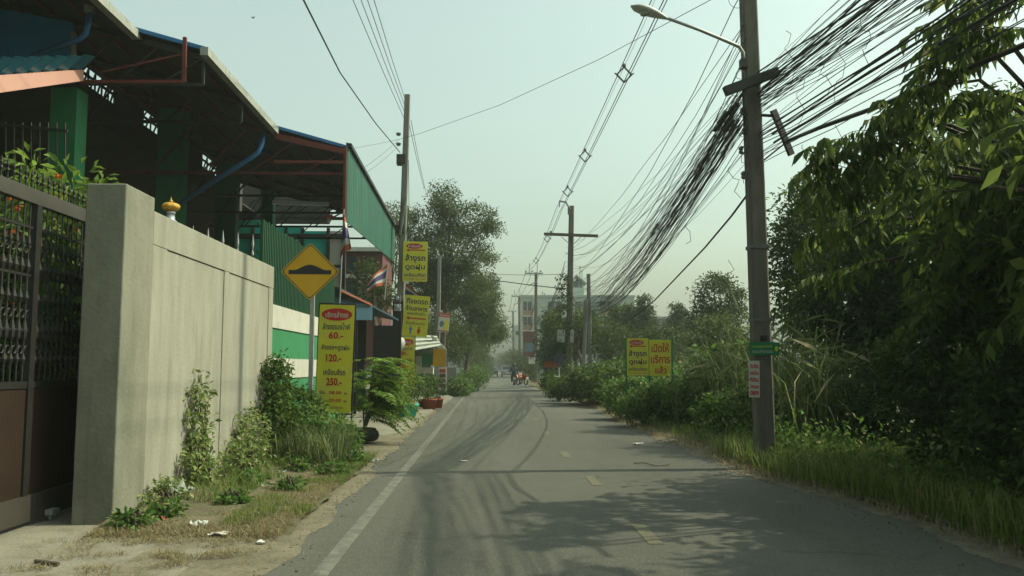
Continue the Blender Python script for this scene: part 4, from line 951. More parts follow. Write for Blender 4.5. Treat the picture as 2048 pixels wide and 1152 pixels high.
for k, (m, y0) in enumerate(((M_flagred, 738), (M_maroon, 748), (M_canvas, 758), (M_maroon, 768))): sb(879, y0, 891, y0+7, Ys_-.92, m, 'food_picture', .015)
for px in (826, 892): sb(px-1, 700, px+1, 785, Ys_-.7, M_galv, 'post', .05)
sb(826, 690, 862, 770, Ys_+1.2, M_canvas, 'rear_sheet')
# seated vendor figure? (only potted plants are seen) : pots and plants
def small_plant(px, py, Y, h, spread, m, pot_m, pot_r, pot_h, label, nm='potted_plant', n=420, size=.09, group=None):
    p = W(px, py, Y); z = G(px, py).z; p.z = .06
    r_ = thing(nm, label, 'plant', p, group)
    if pot_r: MB().lathe([(pot_r*.75, 0), (pot_r*.95, pot_h*.85), (pot_r*1.05, pot_h*.87), (pot_r*1.05, pot_h), (pot_r*.9, pot_h), (pot_r*.88, pot_h*.9)], p, 16).build('pot', pot_m, r_, True)
    c = np.array(p)+np.array([0, 0, pot_h+h*.55])
    cs, (V, F) = clumps([(c, (spread, spread, h*.5), 1)], max(12, n//18), 18, spread*.4, size); np_mesh('foliage', V, F, m, r_)
    mb = MB()
    for k in range(5): e = Vector(cs[k]); mb.tube([p+Vector((0, 0, pot_h*.8)), e], [.012, .005], 4)
    mb.build('stem', M_bark, r_); return r_
small_plant(858, 790, 27.5, .75, .42, M_leaf_mid, M_terra, .26, .34, 'bushy plant in red pot before the food stall')
small_plant(873, 792, 28.5, .7, .35, M_leaf_dark, M_terra, .24, .32, 'darker plant in red pot beside the menu board')
small_plant(848, 785, 28.8, .9, .35, M_leaf_mid, M_terra, .2, .26, 'upright plant in red pot at the stall counter')
small_plant(812, 815, 23.3, .75, .55, M_leaf_mid, M_teal, .34, .36, 'leafy shrub in a green basin on the concrete ramp', n=700)
small_plant(795, 818, 24.0, .55, .42, M_leaf_weed, M_teal, .28, .26, 'low plant left of the green basin shrub')
# helmets or bag on stand near plant
p = W(792, 686, 27.2); gl = thing('bundled_bag', 'pale round plastic bag hanging beside the left pole foot', 'bag', p)
MB().lathe([(.03, .30), (.10, .24), (.27, .12), (.30, -.02), (.22, -.2), (.08, -.3)], p, 12).build('bag_body', M_bottle, gl, True)
# orange cloth
p = G(816, 826); V = []; F = []; n = 8
for j in range(n+1):
    for i in range(n+1):
        u = i/n-.5; v = j/n; V.append((p.x+u*.36+.12*v, p.y+.05*math.sin(u*9)+.12*(1-v), .02+.30*(1-v)+.03*math.sin(i*1.9+j)))
for j in range(n):
    for i in range(n): F.append((j*(n+1)+i, j*(n+1)+i+1, (j+1)*(n+1)+i+1, (j+1)*(n+1)+i))
mb = MB(); mb.add(V, F); o = mb.build('orange_cloth', M_orange, None, True); o.modifiers.new('thick', 'SOLIDIFY').thickness = .02; tag(o, 'crumpled orange plastic sheet leaning on the ramp edge', 'sheet')
# grey garden wall beyond the stall
wl_ = thing('block_wall', 'grey block wall beyond the food stall', 'wall', W(905, 770, 42)); a = W(896, 735, 42); b = W(925, 770, 42); MB().box((a.x-1, 42, 0), (b.x-.3, 42.2, a.z)).build('panel', M_greywall, wl_)

# ------------------------------------------------------------------ tyre planter with young tree
tp = G(726, 889); tp.x += .02; tp.z = .05
ty = thing('tyre_planter', 'old black tyre used as a planter at the ramp edge', 'planter', tp)
mb = MB(); mb.torus(tp+Vector((0, 0, .12)), .19, .085, 'Z', 28, 8, 1.25); mb.torus(tp+Vector((0, 0, .22)), .17, .055, 'Z', 28, 8, .6); mb.build('tyre', M_rubber, ty, True)
MB().lathe([(.15, .08), (.15, .20), (.08, .23), (.01, .24)], tp, 16).build('soil', M_soil, ty)
yt = thing('young_tree', 'young tree with bright feathery pinnate leaves growing in the tyre', 'tree', tp+Vector((0, 0, .2)))
mb = MB(); b = tp+Vector((0, 0, .2)); tips = []
for k in range(5):
    e = b+Vector((random.uniform(-.16, .36), random.uniform(-.25, .25), random.uniform(.9, 1.75))); tips.append(e)
    mb.tube([b, b.lerp(e, .5)+Vector((random.uniform(-.04, .04), 0, 0)), e], [.02, .014, .007], 6)
mb.build('stem', M_bark, yt)
def frond(L, nl, lw, curl):
    """pinnate frond along +X, drooping; returns V,F"""
    P = []; D = []; sz = []
    for i in range(nl):
        t = (i+1)/nl; x = L*t; z = L*(.35*t-curl*t*t)
        for s_ in (-1, 1): P.append((x, 0, z)); D.append((.35, s_*1.0, -.25)); sz.append(lw*(1-.65*abs(t-.4)))
        if i == nl-1: P.append((x, 0, z)); D.append((1, 0, -.4)); sz.append(lw*.7)
    V, F = leaves(np.array(P), np.array(D), np.array(sz), .30, .15)
    tb = MB(); tb.tube([(L*t, 0, L*(.35*t-curl*t*t)) for t in (0, .25, .5, .75, 1)], .005, 3, False)
    V2 = np.array([tuple(q) for q in tb.v]); F2 = []
    for q in tb.f: F2 += [(q[0], q[1], q[2]), (q[0], q[2], q[3])]
    return join([(V, F), (V2, np.array(F2))])
fm = []
for k in range(4):
    V, F = frond(random.uniform(.48, .68), 14, .15, random.uniform(.35, .7)); o = np_mesh('frond', V, F, M_leaf_bright, yt); 
    fm.append(o.data); bpy.data.objects.remove(o)
    me = fm[-1]; co = np.empty(len(me.vertices)*3, dtype=np.float32); me.vertices.foreach_get('co', co); co = co.reshape(-1, 3)+np.array(wloc(yt), dtype=np.float32); me.vertices.foreach_set('co', co.ravel()); me.update()
for k in range(120):
    o = bpy.data.objects.new('frond', random.choice(fm)); C.objects.link(o); o.parent = yt
    e = random.choice(tips); st = b.lerp(e, random.uniform(.25, 1.0)) + Vector((random.uniform(-.12, .22), random.uniform(-.15, .15), random.uniform(-.1, .12)))
    if k > 50: st = b + Vector((random.uniform(-.08, .42), random.uniform(-.25, .25), random.uniform(.35, 1.3)))
    o.location = st-wloc(yt); o.rotation_euler = (random.uniform(-.3, .3), random.uniform(-.35, .25), random.choice((random.uniform(-.9, .9), random.uniform(0, 6.28), random.uniform(-.7, .5)))); s_ = random.uniform(.8, 1.15); o.scale = (s_, s_, s_)

# ------------------------------------------------------------------ garden plants behind the gate
def shrub(name, label, base, blobs, n, per, crad, size, m, group=None, ratio=.45, stems=6, flowers=None, cat='shrub', droop=.1):
    t = thing(name, label, cat, base, group); cs, (V, F) = clumps(blobs, n, per, crad, size, ratio, droop); np_mesh('foliage', V, F, m, t)
    mb = MB(); b = Vector(base)
    for k in RNG.choice(len(cs), min(stems, len(cs)), replace=False):
        e = Vector(cs[k]); mb.tube([b+Vector((random.uniform(-.1, .1), random.uniform(-.1, .1), 0)), b.lerp(e, .55)+Vector((0, 0, .1)), e], [.018, .012, .004], 4, False)
    mb.build('stem', M_bark, t)
    if flowers:
        k = RNG.choice(len(cs), flowers); P = cs[k]+RNG.normal(size=(flowers, 3))*.1; P = np.repeat(P, 7, 0); V, F = leaves(P+RNG.normal(size=P.shape)*.02, RNG.normal(size=P.shape), .07, .6); np_mesh('flower', V, F, M_orange_leaf, t)
    return t
for k, (px, Y, zt, lb) in enumerate(((60, 8.6, 3.3, 'leafy garden shrub behind the left part of the iron gate'), (150, 9.3, 3.7, 'tall garden shrub with orange flowers behind gate post side'), (70, 9.7, 4.0, 'tall broadleaf garden plant rising above the gate'))):
    p = W(px, 700, Y); p.z = 0
    shrub('garden_shrub', lb, p, [((p.x, Y, zt*.50), (.5, .5, zt*.47), 1), ((p.x-.4, Y+.3, zt*.62), (.5, .5, zt*.36), .7)], 130, 22, .2, .17, M_leaf_bright if k else M_leaf_mid, 'garden plants behind the gate', .32, flowers=14)

# ------------------------------------------------------------------ vines and weeds on the left verge
def herb(name, label, base, blobs, n, per, crad, size, m, group=None, **kw): return shrub(name, label, base, blobs, n, per, crad, size, m, group, cat='weed', **kw)
p = G(370, 985); herb('wall_creeper', 'creeper climbing in a tall point on the concrete wall', (XW+.1, p.y, .05), [((XW+.10, 9.55, .35), (.14, .40, .38), 2.0), ((XW+.06, 9.60, .85), (.08, .22, .38), 1.0), ((XW+.05, 9.66, 1.15), (.05, .12, .22), .35)], 92, 11, .10, .075, M_vine, stems=16)
herb('wall_creeper', 'spreading pale creeper mound along the wall foot', (XW+.25, 11.0, .05), [((XW+.22, 10.9, .28), (.28, .62, .26), 2), ((XW+.12, 11.6, .55), (.16, .5, .38), 1.2)], 150, 13, .11, .07, M_vine, stems=20)
mb = MB()
herb('wall_creeper', 'low creeper tuft at the foot of the pillar edge', (XW+.15, 8.5, .04), [((XW+.14, 8.55, .16), (.14, .38, .16), 1)], 36, 12, .08, .06, M_vine, stems=8)
herb('tall_weed', 'dense dark weeds around the diamond sign post', (-2.95, 12.6, .05), [((-3.0, 12.5, .55), (.32, .5, .50), 2), ((-2.9, 13.2, .6), (.4, .4, .55), 2), ((-3.12, 12.7, 1.15), (.2, .4, .42), 1.1)], 330, 14, .13, .085, M_leaf_mid, stems=20)
herb('tall_weed', 'lighter weeds in front of the yellow price banner', (-2.4, 12.9, .05), [((-2.55, 12.8, .42), (.42, .5, .42), 1.3), ((-2.25, 13.2, .34), (.3, .45, .3), .8)], 220, 14, .12, .08, M_leaf_weed, stems=16)
# grasses (uncountable)
def grass(name, label, xf, y0, y1, n, h0, h1, w, m, keep=None, lean=.5):
    ys_ = RNG.uniform(y0, y1, n); t = RNG.uniform(0, 1, n); P = []
    for y, u in zip(ys_, t):
        x0, x1 = xf(y); x = x0+(x1-x0)*u
        if keep is None or keep(x, y): P.append((x, y, .03))
    P = np.array(P); hh = RNG.uniform(h0, h1, len(P)); V, F = blades(P, hh, RNG.uniform(.6, 1.3, len(P))*w, lean)
    o = np_mesh(name, V, F, m); tag(o, label, None, None, 'stuff'); return o
lv = lambda y: (XW+.02, interp(LE, y)-.15)
grass('dry_grass', 'thin short straw covering the left verge', lv, 6.9, 13.6, 26000, .015, .05, .005, M_dry, lean=2.2)
grass('verge_grass', 'short green grass along the left road edge', lambda y: (interp(LE, y)-.75, interp(LE, y)-.10), 7.5, 13.4, 16000, .03, .12, .006, M_grass, lambda x, y: n2(x, y, 1.1)+.35*n2(x, y, 5) > -.15, lean=.9)
grass('dry_grass', 'flattened dry straw grass on the left verge', lv, 7.1, 13.6, 42000, .02, .09, .006, M_dry, lambda x, y: n2(x+5, y, 1.2) > -.42, lean=2.0)
grass('weed_grass', 'longer green grass near the wall foot', lambda y: (XW+.03, XW+.75), 8.0, 13.8, 5500, .06, .26, .009, M_grass, lambda x, y: n2(x, y+9, 1.3) > -.15, lean=.8)
grass('tall_grass', 'long arching pale grass blades by the banner', lambda y: (-3.0, -2.05), 11.9, 13.2, 1500, .3, .8, .012, M_reed, lean=.9)
# straw wisps on the driveway
for (px, py, sx, n) in ((250, 1095, .30, 1300), (180, 1142, .45, 1500), (350, 1128, .2, 700), (430, 1115, .3, 900)):
    c = G(px, py); P = np.stack([c.x+RNG.normal(size=n)*sx*.8, c.y+RNG.normal(size=n)*.22, np.full(n, .036)], 1); P = P[[n2(q[0], q[1], 4) > .02 for q in P]]; n = len(P); V, F = blades(P, RNG.uniform(.02, .06, n), .005, 2.6)
    tag(np_mesh('straw', V, F, M_dry), 'scattered straw and clippings on the driveway', None, None, 'stuff')

for k, (x, y, r_) in enumerate(((-2.9, 7.9, .16), (-2.5, 8.6, .13), (-2.2, 9.6, .15), (-2.7, 9.9, .18), (-1.95, 10.9, .16), (-2.45, 11.2, .2), (-3.0, 7.45, .13), (-1.9, 12.2, .15))):
    herb('low_weed', ('broad leaved weed just past the dark red scrap', 'small weed on the straw near the white cup', 'broad weed at the middle road side of the verge', 'low weed patch between creeper mound and road', 'weed at the asphalt edge before the banner', 'broad weed below the dark sign post weeds', 'small weed beside the pillar foot', 'last small weed before the tyre planter')[k], (x, y, .05), [((x, y, .05+r_*.45), (r_*1.1, r_*1.1, r_*.5), 1)], 26, 9, .07, .07, M_leaf_weed, stems=6)
# litter
def litter(px, py, s_, m, label, z=.05, flat=.4, nm='litter', cat='litter', group=None):
    c = G(px, py); mb = MB(); n = 5; V = []; F = []
    for j in range(n+1):
        for i in range(n+1): V.append((c.x+(i/n-.5)*s_+random.uniform(-1, 1)*s_*.08, c.y+(j/n-.5)*s_*.8+random.uniform(-1, 1)*s_*.08, z+abs(random.gauss(0, 1))*s_*flat*.35))
    for j in range(n):
        for i in range(n): F.append((j*(n+1)+i, j*(n+1)+i+1, (j+1)*(n+1)+i+1, (j+1)*(n+1)+i))
    mb.add(V, F); o = mb.build(nm, m); o.modifiers.new('thick', 'SOLIDIFY').thickness = .004; return tag(o, label, cat, group)
litter(397, 1062, .12, M_whiteplas, 'crumpled white cup on the straw by the driveway'); litter(438, 1080, .15, M_paper, 'flattened pale plastic wrapper right of the white cup', .045, .25)
litter(355, 1010, .24, M_bottle, 'translucent crumpled plastic bag at wall foot', .10, .8); litter(312, 1053, .20, M_terra, 'dark red scrap lying by the pillar base', .05, .4)
litter(563, 957, .10, M_whiteplas, 'white stick shaped scrap among the verge grass', .08); litter(548, 945, .07, M_whiteplas, 'tiny white scrap above the stick shaped one', .08); litter(520, 985, .07, M_whiteplas, 'tiny white scrap nearer the wall creeper', .07)
litter(750, 925, .10, M_bottle, 'clear plastic scrap at the left asphalt edge', .03); litter(522, 1092, .06, M_whiteplas, 'small white fleck on the dirt near the road', .03)
litter(1277, 889, .16, M_paper, 'torn pale paper lying on the right lane', .012, .25); litter(928, 923, .10, M_paper, 'thin white strip of paper in left lane', .012, .08); litter(1347, 885, .12, M_whiteplas, 'white scrap at the right road edge', .04)
litter(1050, 781, .30, M_whiteplas, 'white scrap at the far right road edge', .06)
tw = MB(); a = G(1268, 928); tw.tube([a+Vector((0, 0, .01)), a+Vector((.12, -.12, .03)), a+Vector((.25, -.35, .012)), a+Vector((.45, -.3, .02))], .007, 5); tag(tw.build('twig', M_bark), 'thin curved twig lying on the right lane', 'twig')
tw = MB(); a = G(70, 1135); tw.tube([a+Vector((0, 0, .045)), a+Vector((.22, -.12, .05))], .014, 6); tag(tw.build('stick', M_bark), 'short pale stick on the driveway corner', 'stick')
# small stones and clods along the shoulders
n = 2600; ys_ = RNG.uniform(5, 34, n); side = RNG.uniform(0, 1, n) < .5
P = np.array([((interp(LE, y)-.05+RNG.normal()*.13) if s_ else (interp(RE, y)+.02+RNG.normal()*.22), y, .006) for y, s_ in zip(ys_, side)]); sz = RNG.uniform(.004, .012, n)[:, None]
oc = np.array([(1, 0, 0), (-1, 0, 0), (0, 1, 0), (0, -1, 0), (0, 0, 1), (0, 0, -.6)]); V = (P[:, None, :]+oc[None]*sz[:, None, :]*RNG.uniform(.6, 1.4, (n, 6, 1))).reshape(-1, 3)
of = np.array([(0, 2, 4), (2, 1, 4), (1, 3, 4), (3, 0, 4), (2, 0, 5), (1, 2, 5), (3, 1, 5), (0, 3, 5)]); F = (np.arange(n)[:, None, None]*6+of[None]).reshape(-1, 3)
tag(np_mesh('gravel', V, F, M_dirt), 'loose grit and pebbles along both road edges', None, None, 'stuff')
# dry leaf and straw debris on the shoulders
n = 1300; ys_ = RNG.uniform(5, 34, n); P = np.array([((interp(LE, y)-.12+RNG.normal()*.12) if RNG.uniform() < .5 else (interp(RE, y)+.05+RNG.normal()*.2), y, .008) for y in ys_]); V, F = leaves(P, RNG.normal(size=P.shape)*np.array([1, 1, .05]), RNG.uniform(.012, .04, n), .35)
tag(np_mesh('leaf_litter', V, F, M_dry), 'dry leaf litter along both road edges', None, None, 'stuff')

# ------------------------------------------------------------------ right side vegetation
# near big tree
nt_pos = Vector((6.6, 8.4, .1))
nt = thing('broadleaf_tree', 'large dark broadleaf tree overhanging the road at the right', 'tree', nt_pos)
blobs = [((6.9, 8.6, 3.2), (2.1, 2.2, 1.2), 2.4), ((7.2, 7.0, 2.6), (2.4, 2.2, 2.0), 3), ((7.0, 9.2, 2.2), (2.2, 1.6, 1.8), 2), ((5.9, 6.0, 2.6), (1.5, 1.6, 1.5), 2), ((7.6, 5.2, 4.8), (2.4, 2.4, 1.6), 2.5), ((6.4, 10.2, 2.9), (1.3, 1.3, 1.3), 1)]
cs, (V, F) = clumps(blobs, 640, 40, .42, .21, .42, .6)
np_mesh('foliage', V, F, M_leaf_tree, nt)
mb = MB(); mb.tube([nt_pos-Vector((0, 0, .1)), nt_pos+Vector((-.1, 0, 1.4)), nt_pos+Vector((.1, -.1, 2.8)), nt_pos+Vector((0, 0, 4.2))], [.22, .17, .13, .06], 9); mb.build('trunk', M_bark, nt)
for k in range(14):
    e = Vector(cs[RNG.integers(len(cs))]); s0 = nt_pos+Vector((0, 0, random.uniform(1.2, 3.4))); MB().tube([s0, s0.lerp(e, .5)+Vector((0, 0, .25)), e], [.05, .035, .012], 6).build('branch', M_bark, nt)
# leaf sprays: arching twig with hanging lance leaves
sm = []
for k in range(6):
    L = random.uniform(.5, .75); P = []; D = []; sz = []
    for i in range(11):
        t = (i+.5)/11; x = L*t; z = .22*math.sin(t*2.2)*L - .25*t*t*L
        for s_ in (-1, 1):
            P.append((x, 0, z)); D.append((random.uniform(.2, .7), s_*random.uniform(.25, .8), -random.uniform(.5, 1.3))); sz.append(random.uniform(.12, .25))
    V, F = leaves(np.array(P), np.array(D), np.array(sz), .36, .2); tb = MB(); tb.tube([(L*t, 0, .22*math.sin(t*2.2)*L-.25*t*t*L) for t in (0, .25, .5, .75, 1)], .007, 3, False)
    F2 = [f_ for q in tb.f for f_ in ((q[0], q[1], q[2]), (q[0], q[2], q[3]))]; V, F = join([(V, F), (np.array([tuple(q) for q in tb.v]), np.array(F2))])
    o = np_mesh('leaf_spray', V, F, M_leaf_tree); sm.append(o.data); bpy.data.objects.remove(o)
def spray(p, yaw, pitch, s_):
    o = bpy.data.objects.new('leaf_spray', random.choice(sm)); C.objects.link(o); o.parent = nt; o.location = Vector(p)-nt_pos; o.rotation_euler = (random.uniform(-.3, .3), pitch, yaw); o.scale = (s_, s_, s_)
# silhouette boughs reaching left over the verge (pixel rows of the bough line, real depth about 8 to 9.5 m)
boughs = [[(1700, 330, 9.0), (1640, 300, 8.8)], [(1760, 330, 9.0), (1690, 345, 8.8)], [(1900, 250, 8.6), (1760, 270, 8.6)], [(1960, 160, 8.0), (1830, 210, 8.2)], [(1990, 110, 7.6), (1880, 175, 7.8)],
          [(2048, 60, 7.2), (1950, 95, 7.4)], [(2080, 0, 7.0), (1975, 10, 7.2)], [(1800, 380, 9.0), (1700, 400, 9.0)], [(1830, 300, 8.8), (1730, 290, 8.8)], [(2040, 200, 7.6), (1930, 200, 7.8)],
          [(1780, 440, 9.2), (1680, 470, 9.2)], [(1900, 330, 8.6), (1800, 340, 8.6)], [(2020, 290, 8.0), (1900, 290, 8.2)], [(1780, 520, 9.4), (1690, 560, 9.4)], [(2048, 380, 7.6), (1900, 400, 8.0)]]
for bo in boughs + [[(2000, 60, 7.6), (1920, 60, 7.8)], [(1850, 240, 8.6), (1790, 235, 8.6)]]:
    a = W(*bo[0]); e = W(*bo[1]); root_ = nt_pos+Vector((0, 0, 3.0)); MB().tube([root_.lerp(a, .25), a, a.lerp(e, .5)+Vector((0, 0, .08)), e], [.03, .02, .014, .006], 5).build('branch', M_bark, nt)
    d = (e-a); yaw0 = math.atan2(d.y, d.x)
    for k in range(8):
        t = k/7; q = a.lerp(e, t)+Vector((random.uniform(-.1, .1), random.uniform(-.25, .25), random.uniform(-.08, .12))); spray(q, yaw0+random.uniform(-1.1, 1.1), random.uniform(-.1, .55), random.uniform(.65, 1.0))
ext = [i for i in range(len(cs)) if cs[i][0]-.42*cs[i][1] < 3.2 or cs[i][2] > 3.7]
for k in range(150):
    i = random.choice(ext); q = Vector(cs[i]); spray(q, math.pi+random.uniform(-1.3, 1.3), random.uniform(-.1, .6), random.uniform(.8, 1.15))
# hedge and undergrowth under the near tree
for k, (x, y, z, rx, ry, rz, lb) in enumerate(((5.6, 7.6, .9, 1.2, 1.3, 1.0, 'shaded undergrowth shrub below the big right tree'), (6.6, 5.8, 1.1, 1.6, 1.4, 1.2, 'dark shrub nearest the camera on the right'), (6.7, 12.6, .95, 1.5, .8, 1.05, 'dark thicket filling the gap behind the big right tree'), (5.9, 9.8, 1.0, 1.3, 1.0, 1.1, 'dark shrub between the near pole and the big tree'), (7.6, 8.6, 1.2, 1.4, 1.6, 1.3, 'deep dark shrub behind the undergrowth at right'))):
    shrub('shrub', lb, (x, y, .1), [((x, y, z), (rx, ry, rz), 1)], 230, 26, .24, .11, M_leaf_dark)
# bushy tree behind the near pole
def T(name, label, px, basepy, Y, blobs, nc, per, crad, size, m, **kw):
    b = W(px, 720, Y); b.z = .05; return tree(name, label, tuple(b), blobs, nc, per, crad, size, m, **kw)
T('bushy_tree', 'tall bushy tree right behind the near concrete pole', 1660, 0, 19, [pxblob(1640, 480, 19, 95, 110, 3), pxblob(1720, 450, 20, 120, 120, 3), pxblob(1610, 600, 19, 70, 90, 1.5), pxblob(1640, 400, 19, 50, 45, .8)], 380, 42, .42, .13, M_leaf_mid, nbranch=30)
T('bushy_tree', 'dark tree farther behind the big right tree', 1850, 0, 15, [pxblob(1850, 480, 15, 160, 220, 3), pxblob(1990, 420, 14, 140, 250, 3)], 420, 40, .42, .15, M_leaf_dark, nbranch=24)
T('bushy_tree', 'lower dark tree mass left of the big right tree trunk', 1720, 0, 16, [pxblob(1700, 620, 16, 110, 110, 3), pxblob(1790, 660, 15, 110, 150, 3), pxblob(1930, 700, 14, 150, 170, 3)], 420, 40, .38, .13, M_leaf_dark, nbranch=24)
T('round_tree', 'round dark leafy tree left of the near pole', 1435, 0, 42, [pxblob(1435, 595, 42, 50, 50, 3), pxblob(1405, 640, 42, 35, 30, 1), pxblob(1465, 640, 42, 40, 35, 1)], 200, 34, .38, .16, M_leaf_dark, nbranch=20)
T('young_teak', 'small olive tree below the round dark tree', 1430, 0, 32, [pxblob(1440, 670, 32, 65, 40, 1)], 110, 30, .35, .14, M_leaf_olive)
for px, top, wd, Y, lb in ((1289, 596, 27, 55, 'tall pointed ashoka tree at the block corner'), (1355, 610, 24, 58, 'shorter pointed ashoka tree before the grey building'), (1232, 612, 18, 57, 'left pointed ashoka tree in front of mint block'), (1258, 610, 18, 56, 'right pointed ashoka tree in front of mint block')):
    hgt = (735-top); bl = [pxblob(px, top+hgt*(.08+.17*k), Y, wd*(.5+.22*k), hgt*.14, 1+.5*k) for k in range(5)]
    T('pointed_tree', lb, px, 0, Y, bl, 300, 32, .34, .16, M_leaf_dark if px > 1270 else M_leaf_mid, group='pointed ashoka trees before the buildings', nbranch=8, droop=.9)
T('wood_edge_tree', 'broad dark tree behind the crossarm pole', 1150, 0, 52, [pxblob(1150, 672, 52, 60, 42, 2), pxblob(1110, 690, 52, 40, 45, 1.5), pxblob(1190, 668, 52, 40, 44, 1.5)], 260, 32, .55, .18, M_leaf_dark)
T('wood_edge_tree', 'lighter tree between mint block and pointed trees', 1180, 0, 50, [pxblob(1170, 640, 50, 32, 22, 1), pxblob(1106, 648, 50, 18, 20, 1)], 70, 30, .45, .16, M_leaf_mid)
T('wood_edge_tree', 'dark thicket tree under the pointed trees', 1245, 0, 46, [pxblob(1240, 690, 46, 60, 45, 2), pxblob(1320, 690, 46, 60, 40, 2)], 220, 32, .5, .16, M_leaf_dark)
T('wood_edge_tree', 'small tree beside the pole before mint block', 1090, 0, 62, [pxblob(1102, 700, 62, 20, 35, 2), pxblob(1110, 730, 62, 22, 30, 1.5), pxblob(1085, 735, 80, 50, 25, 1.5), pxblob(1105, 660, 58, 18, 40, 1.2)], 330, 28, .5, .18, M_leaf_dark)
# shrubs massed on the right verge
zone = [('leafy green shrub massed around the double yellow sign', 'shrubs round the double yellow sign', M_leaf_weed, [(1200, 23, 1.0), (1235, 26, 1.1), (1262, 22.5, 1.0), (1290, 22, .95), (1330, 22.3, 1.05), (1365, 21, 1.25), (1395, 19, 1.2), (1285, 20.0, 1.25), (1335, 19.2, 1.2), (1240, 20.2, 1.05), (1385, 17.5, 1.0)]),
        ('bright shrub between the crossarm pole and the yellow sign', 'shrubs beside the crossarm pole', M_leaf_mid, [(1150, 33, 1.1), (1175, 31, 1.3), (1205, 32, 1.5), (1120, 36, .9), (1235, 33, 1.7), (1260, 30, 1.6), (1098, 42, 1.0), (1105, 33.5, .8)]),
        ('mid green bush behind and left of the near pole', 'bushes behind the near pole', M_leaf_weed, [(1430, 17, 1.2), (1465, 16, 1.3), (1490, 15, 1.1), (1440, 20, 1.8), (1400, 23, 2.0), (1480, 21, 1.9), (1350, 25, 1.7), (1310, 27, 1.5), (1560, 16, 1.2), (1600, 15, 1.3), (1640, 14, 1.2)])]
protos = {}
SL = {'shrubs round the double yellow sign': ['low green shrub well left of the double yellow sign', 'taller shrub behind and left of the double yellow sign', 'shrub at the left post of the double yellow sign', 'shrub directly behind the middle post of the double sign', 'shrub at the right post of the double yellow sign',
 'broad tall shrub just right of the double yellow sign', 'tall shrub midway between double yellow sign and near pole', 'low shrub in front of the middle of the double sign', 'low shrub in front of the right post of the double sign', 'lowest front shrub left of the double yellow sign', 'front low shrub between double sign and the near pole'],
 'shrubs beside the crossarm pole': ['green shrub just right of the crossarm pole foot', 'green shrub below the leaning pale pole', 'shrub under the dark thicket right of the bare short pole', 'shrub covering the foot of the crossarm pole', 'tall shrub far behind the left edge of the double sign', 'tallest shrub behind the double yellow sign', 'far shrub left of the crossarm pole by the rusty board', 'shrub half hiding the dark motorbike below the crossarm pole'],
 'bushes behind the near pole': ['bush left of the near pole below the reeds', 'bush close to the left side of the near pole', 'low bush touching the near pole foot from behind', 'tall bush behind the leaning reeds', 'tall bush under the small olive tree', 'high bush behind the left reed clump', 'distant bush right of the double sign under pointed tree', 'distant bush above the double yellow sign', 'bush just right of the near pole', 'bush below the right reed clump', 'bush near the arching reeds under the big tree']}
for lb, gr, m, spots in zone:
    for v in range(3):
        cs_, (V, F) = clumps([((0, 0, .5), (.62, .62, .46), 2), ((.35, .1, .38), (.4, .4, .34), 1), ((-.3, -.2, .62), (.3, .3, .38), 1)], 110, 20, .17, .095, .5, .1); o = np_mesh('foliage', V, F, m); fme = o.data; bpy.data.objects.remove(o)
        mb = MB()
        for k in range(9): mb.tube([(random.uniform(-.05, .05), 0, -.05), tuple(cs_[k])], [.014, .005], 4, False)
        o = mb.build('stem', M_bark); sme = o.data; bpy.data.objects.remove(o); protos[(gr, v)] = (fme, sme)
    for i, (px, Y, h) in enumerate(spots):
        lb = SL[gr][i]
        b = W(px, 700, Y); b.z = .12; t = thing('shrub', lb, 'shrub', b, gr); s_ = h/.98*(.82 if Y < 21.5 else 1); b.x += .55 if Y < 30 else .2; t.location = b; t.rotation_euler = (0, 0, random.uniform(0, 6.28)); t.scale = (s_*random.uniform(.9, 1.2), s_*random.uniform(.9, 1.2), s_)
        fme, sme = protos[(gr, i % 3)]; link_mesh('foliage', fme, None, t); link_mesh('stem', sme, None, t)
# low plants edging the verge
rv = lambda y: (interp(RE, y)+.35, interp(RE, y)+2.2)
grass('right_verge_grass', 'green and straw grass on the right verge', rv, 6.5, 60, 30000, .06, .30, .011, M_grass, lambda x, y: n2(x, y, .7) > -.35, lean=.8)
grass('mown_dry_grass', 'mown dry grass strip beside the right lane', lambda y: (interp(RE, y)-.05, interp(RE, y)+1.4), 6, 50, 36000, .02, .12, .009, M_dry, lean=1.4)
grass('pole_foot_grass', 'thick long grass around the near pole foot', lambda y: (interp(RE, y)+.15, interp(RE, y)+3.4), 5.5, 13.6, 22000, .14, .52, .012, M_grass, lambda x, y: n2(x, y, .8) > -.4, lean=.8)
# leafy ground herbs as a mass
n = 26000; ys_ = RNG.uniform(6.8, 44, n); P = np.array([(interp(RE, y)+.6+abs(RNG.normal())*1.6, y, 0) for y in ys_]); nn = np.array([n2(q[0], q[1], 1.1) for q in P]); P[:, 2] = .08+np.maximum(0, nn+.35)*.75*RNG.uniform(0, 1, n)
V, F = leaves(P, RNG.normal(size=P.shape)+np.array([0, 0, .6]), RNG.uniform(.05, .12, n), .5); tag(np_mesh('ground_cover', V, F, M_leaf_weed), 'leafy ground cover on the right verge', None, None, 'stuff')
n = 7000; P = np.array([(RNG.uniform(3.5, 5.6), RNG.uniform(7.4, 13.2), 0) for _ in range(n)]); P = P[[P_[0] > interp(RE, P_[1])+.4 for P_ in P]]; nn = np.array([n2(q[0], q[1], 1.4) for q in P]); P[:, 2] = .08+np.maximum(0, nn+.5)*.55*RNG.uniform(0, 1, len(P))
V, F = leaves(P, RNG.normal(size=P.shape)+np.array([0, 0, .6]), RNG.uniform(.04, .09, len(P)), .5); tag(np_mesh('ground_cover', V, F, M_leaf_weed), 'leafy ground cover at the near pole foot', None, None, 'stuff')
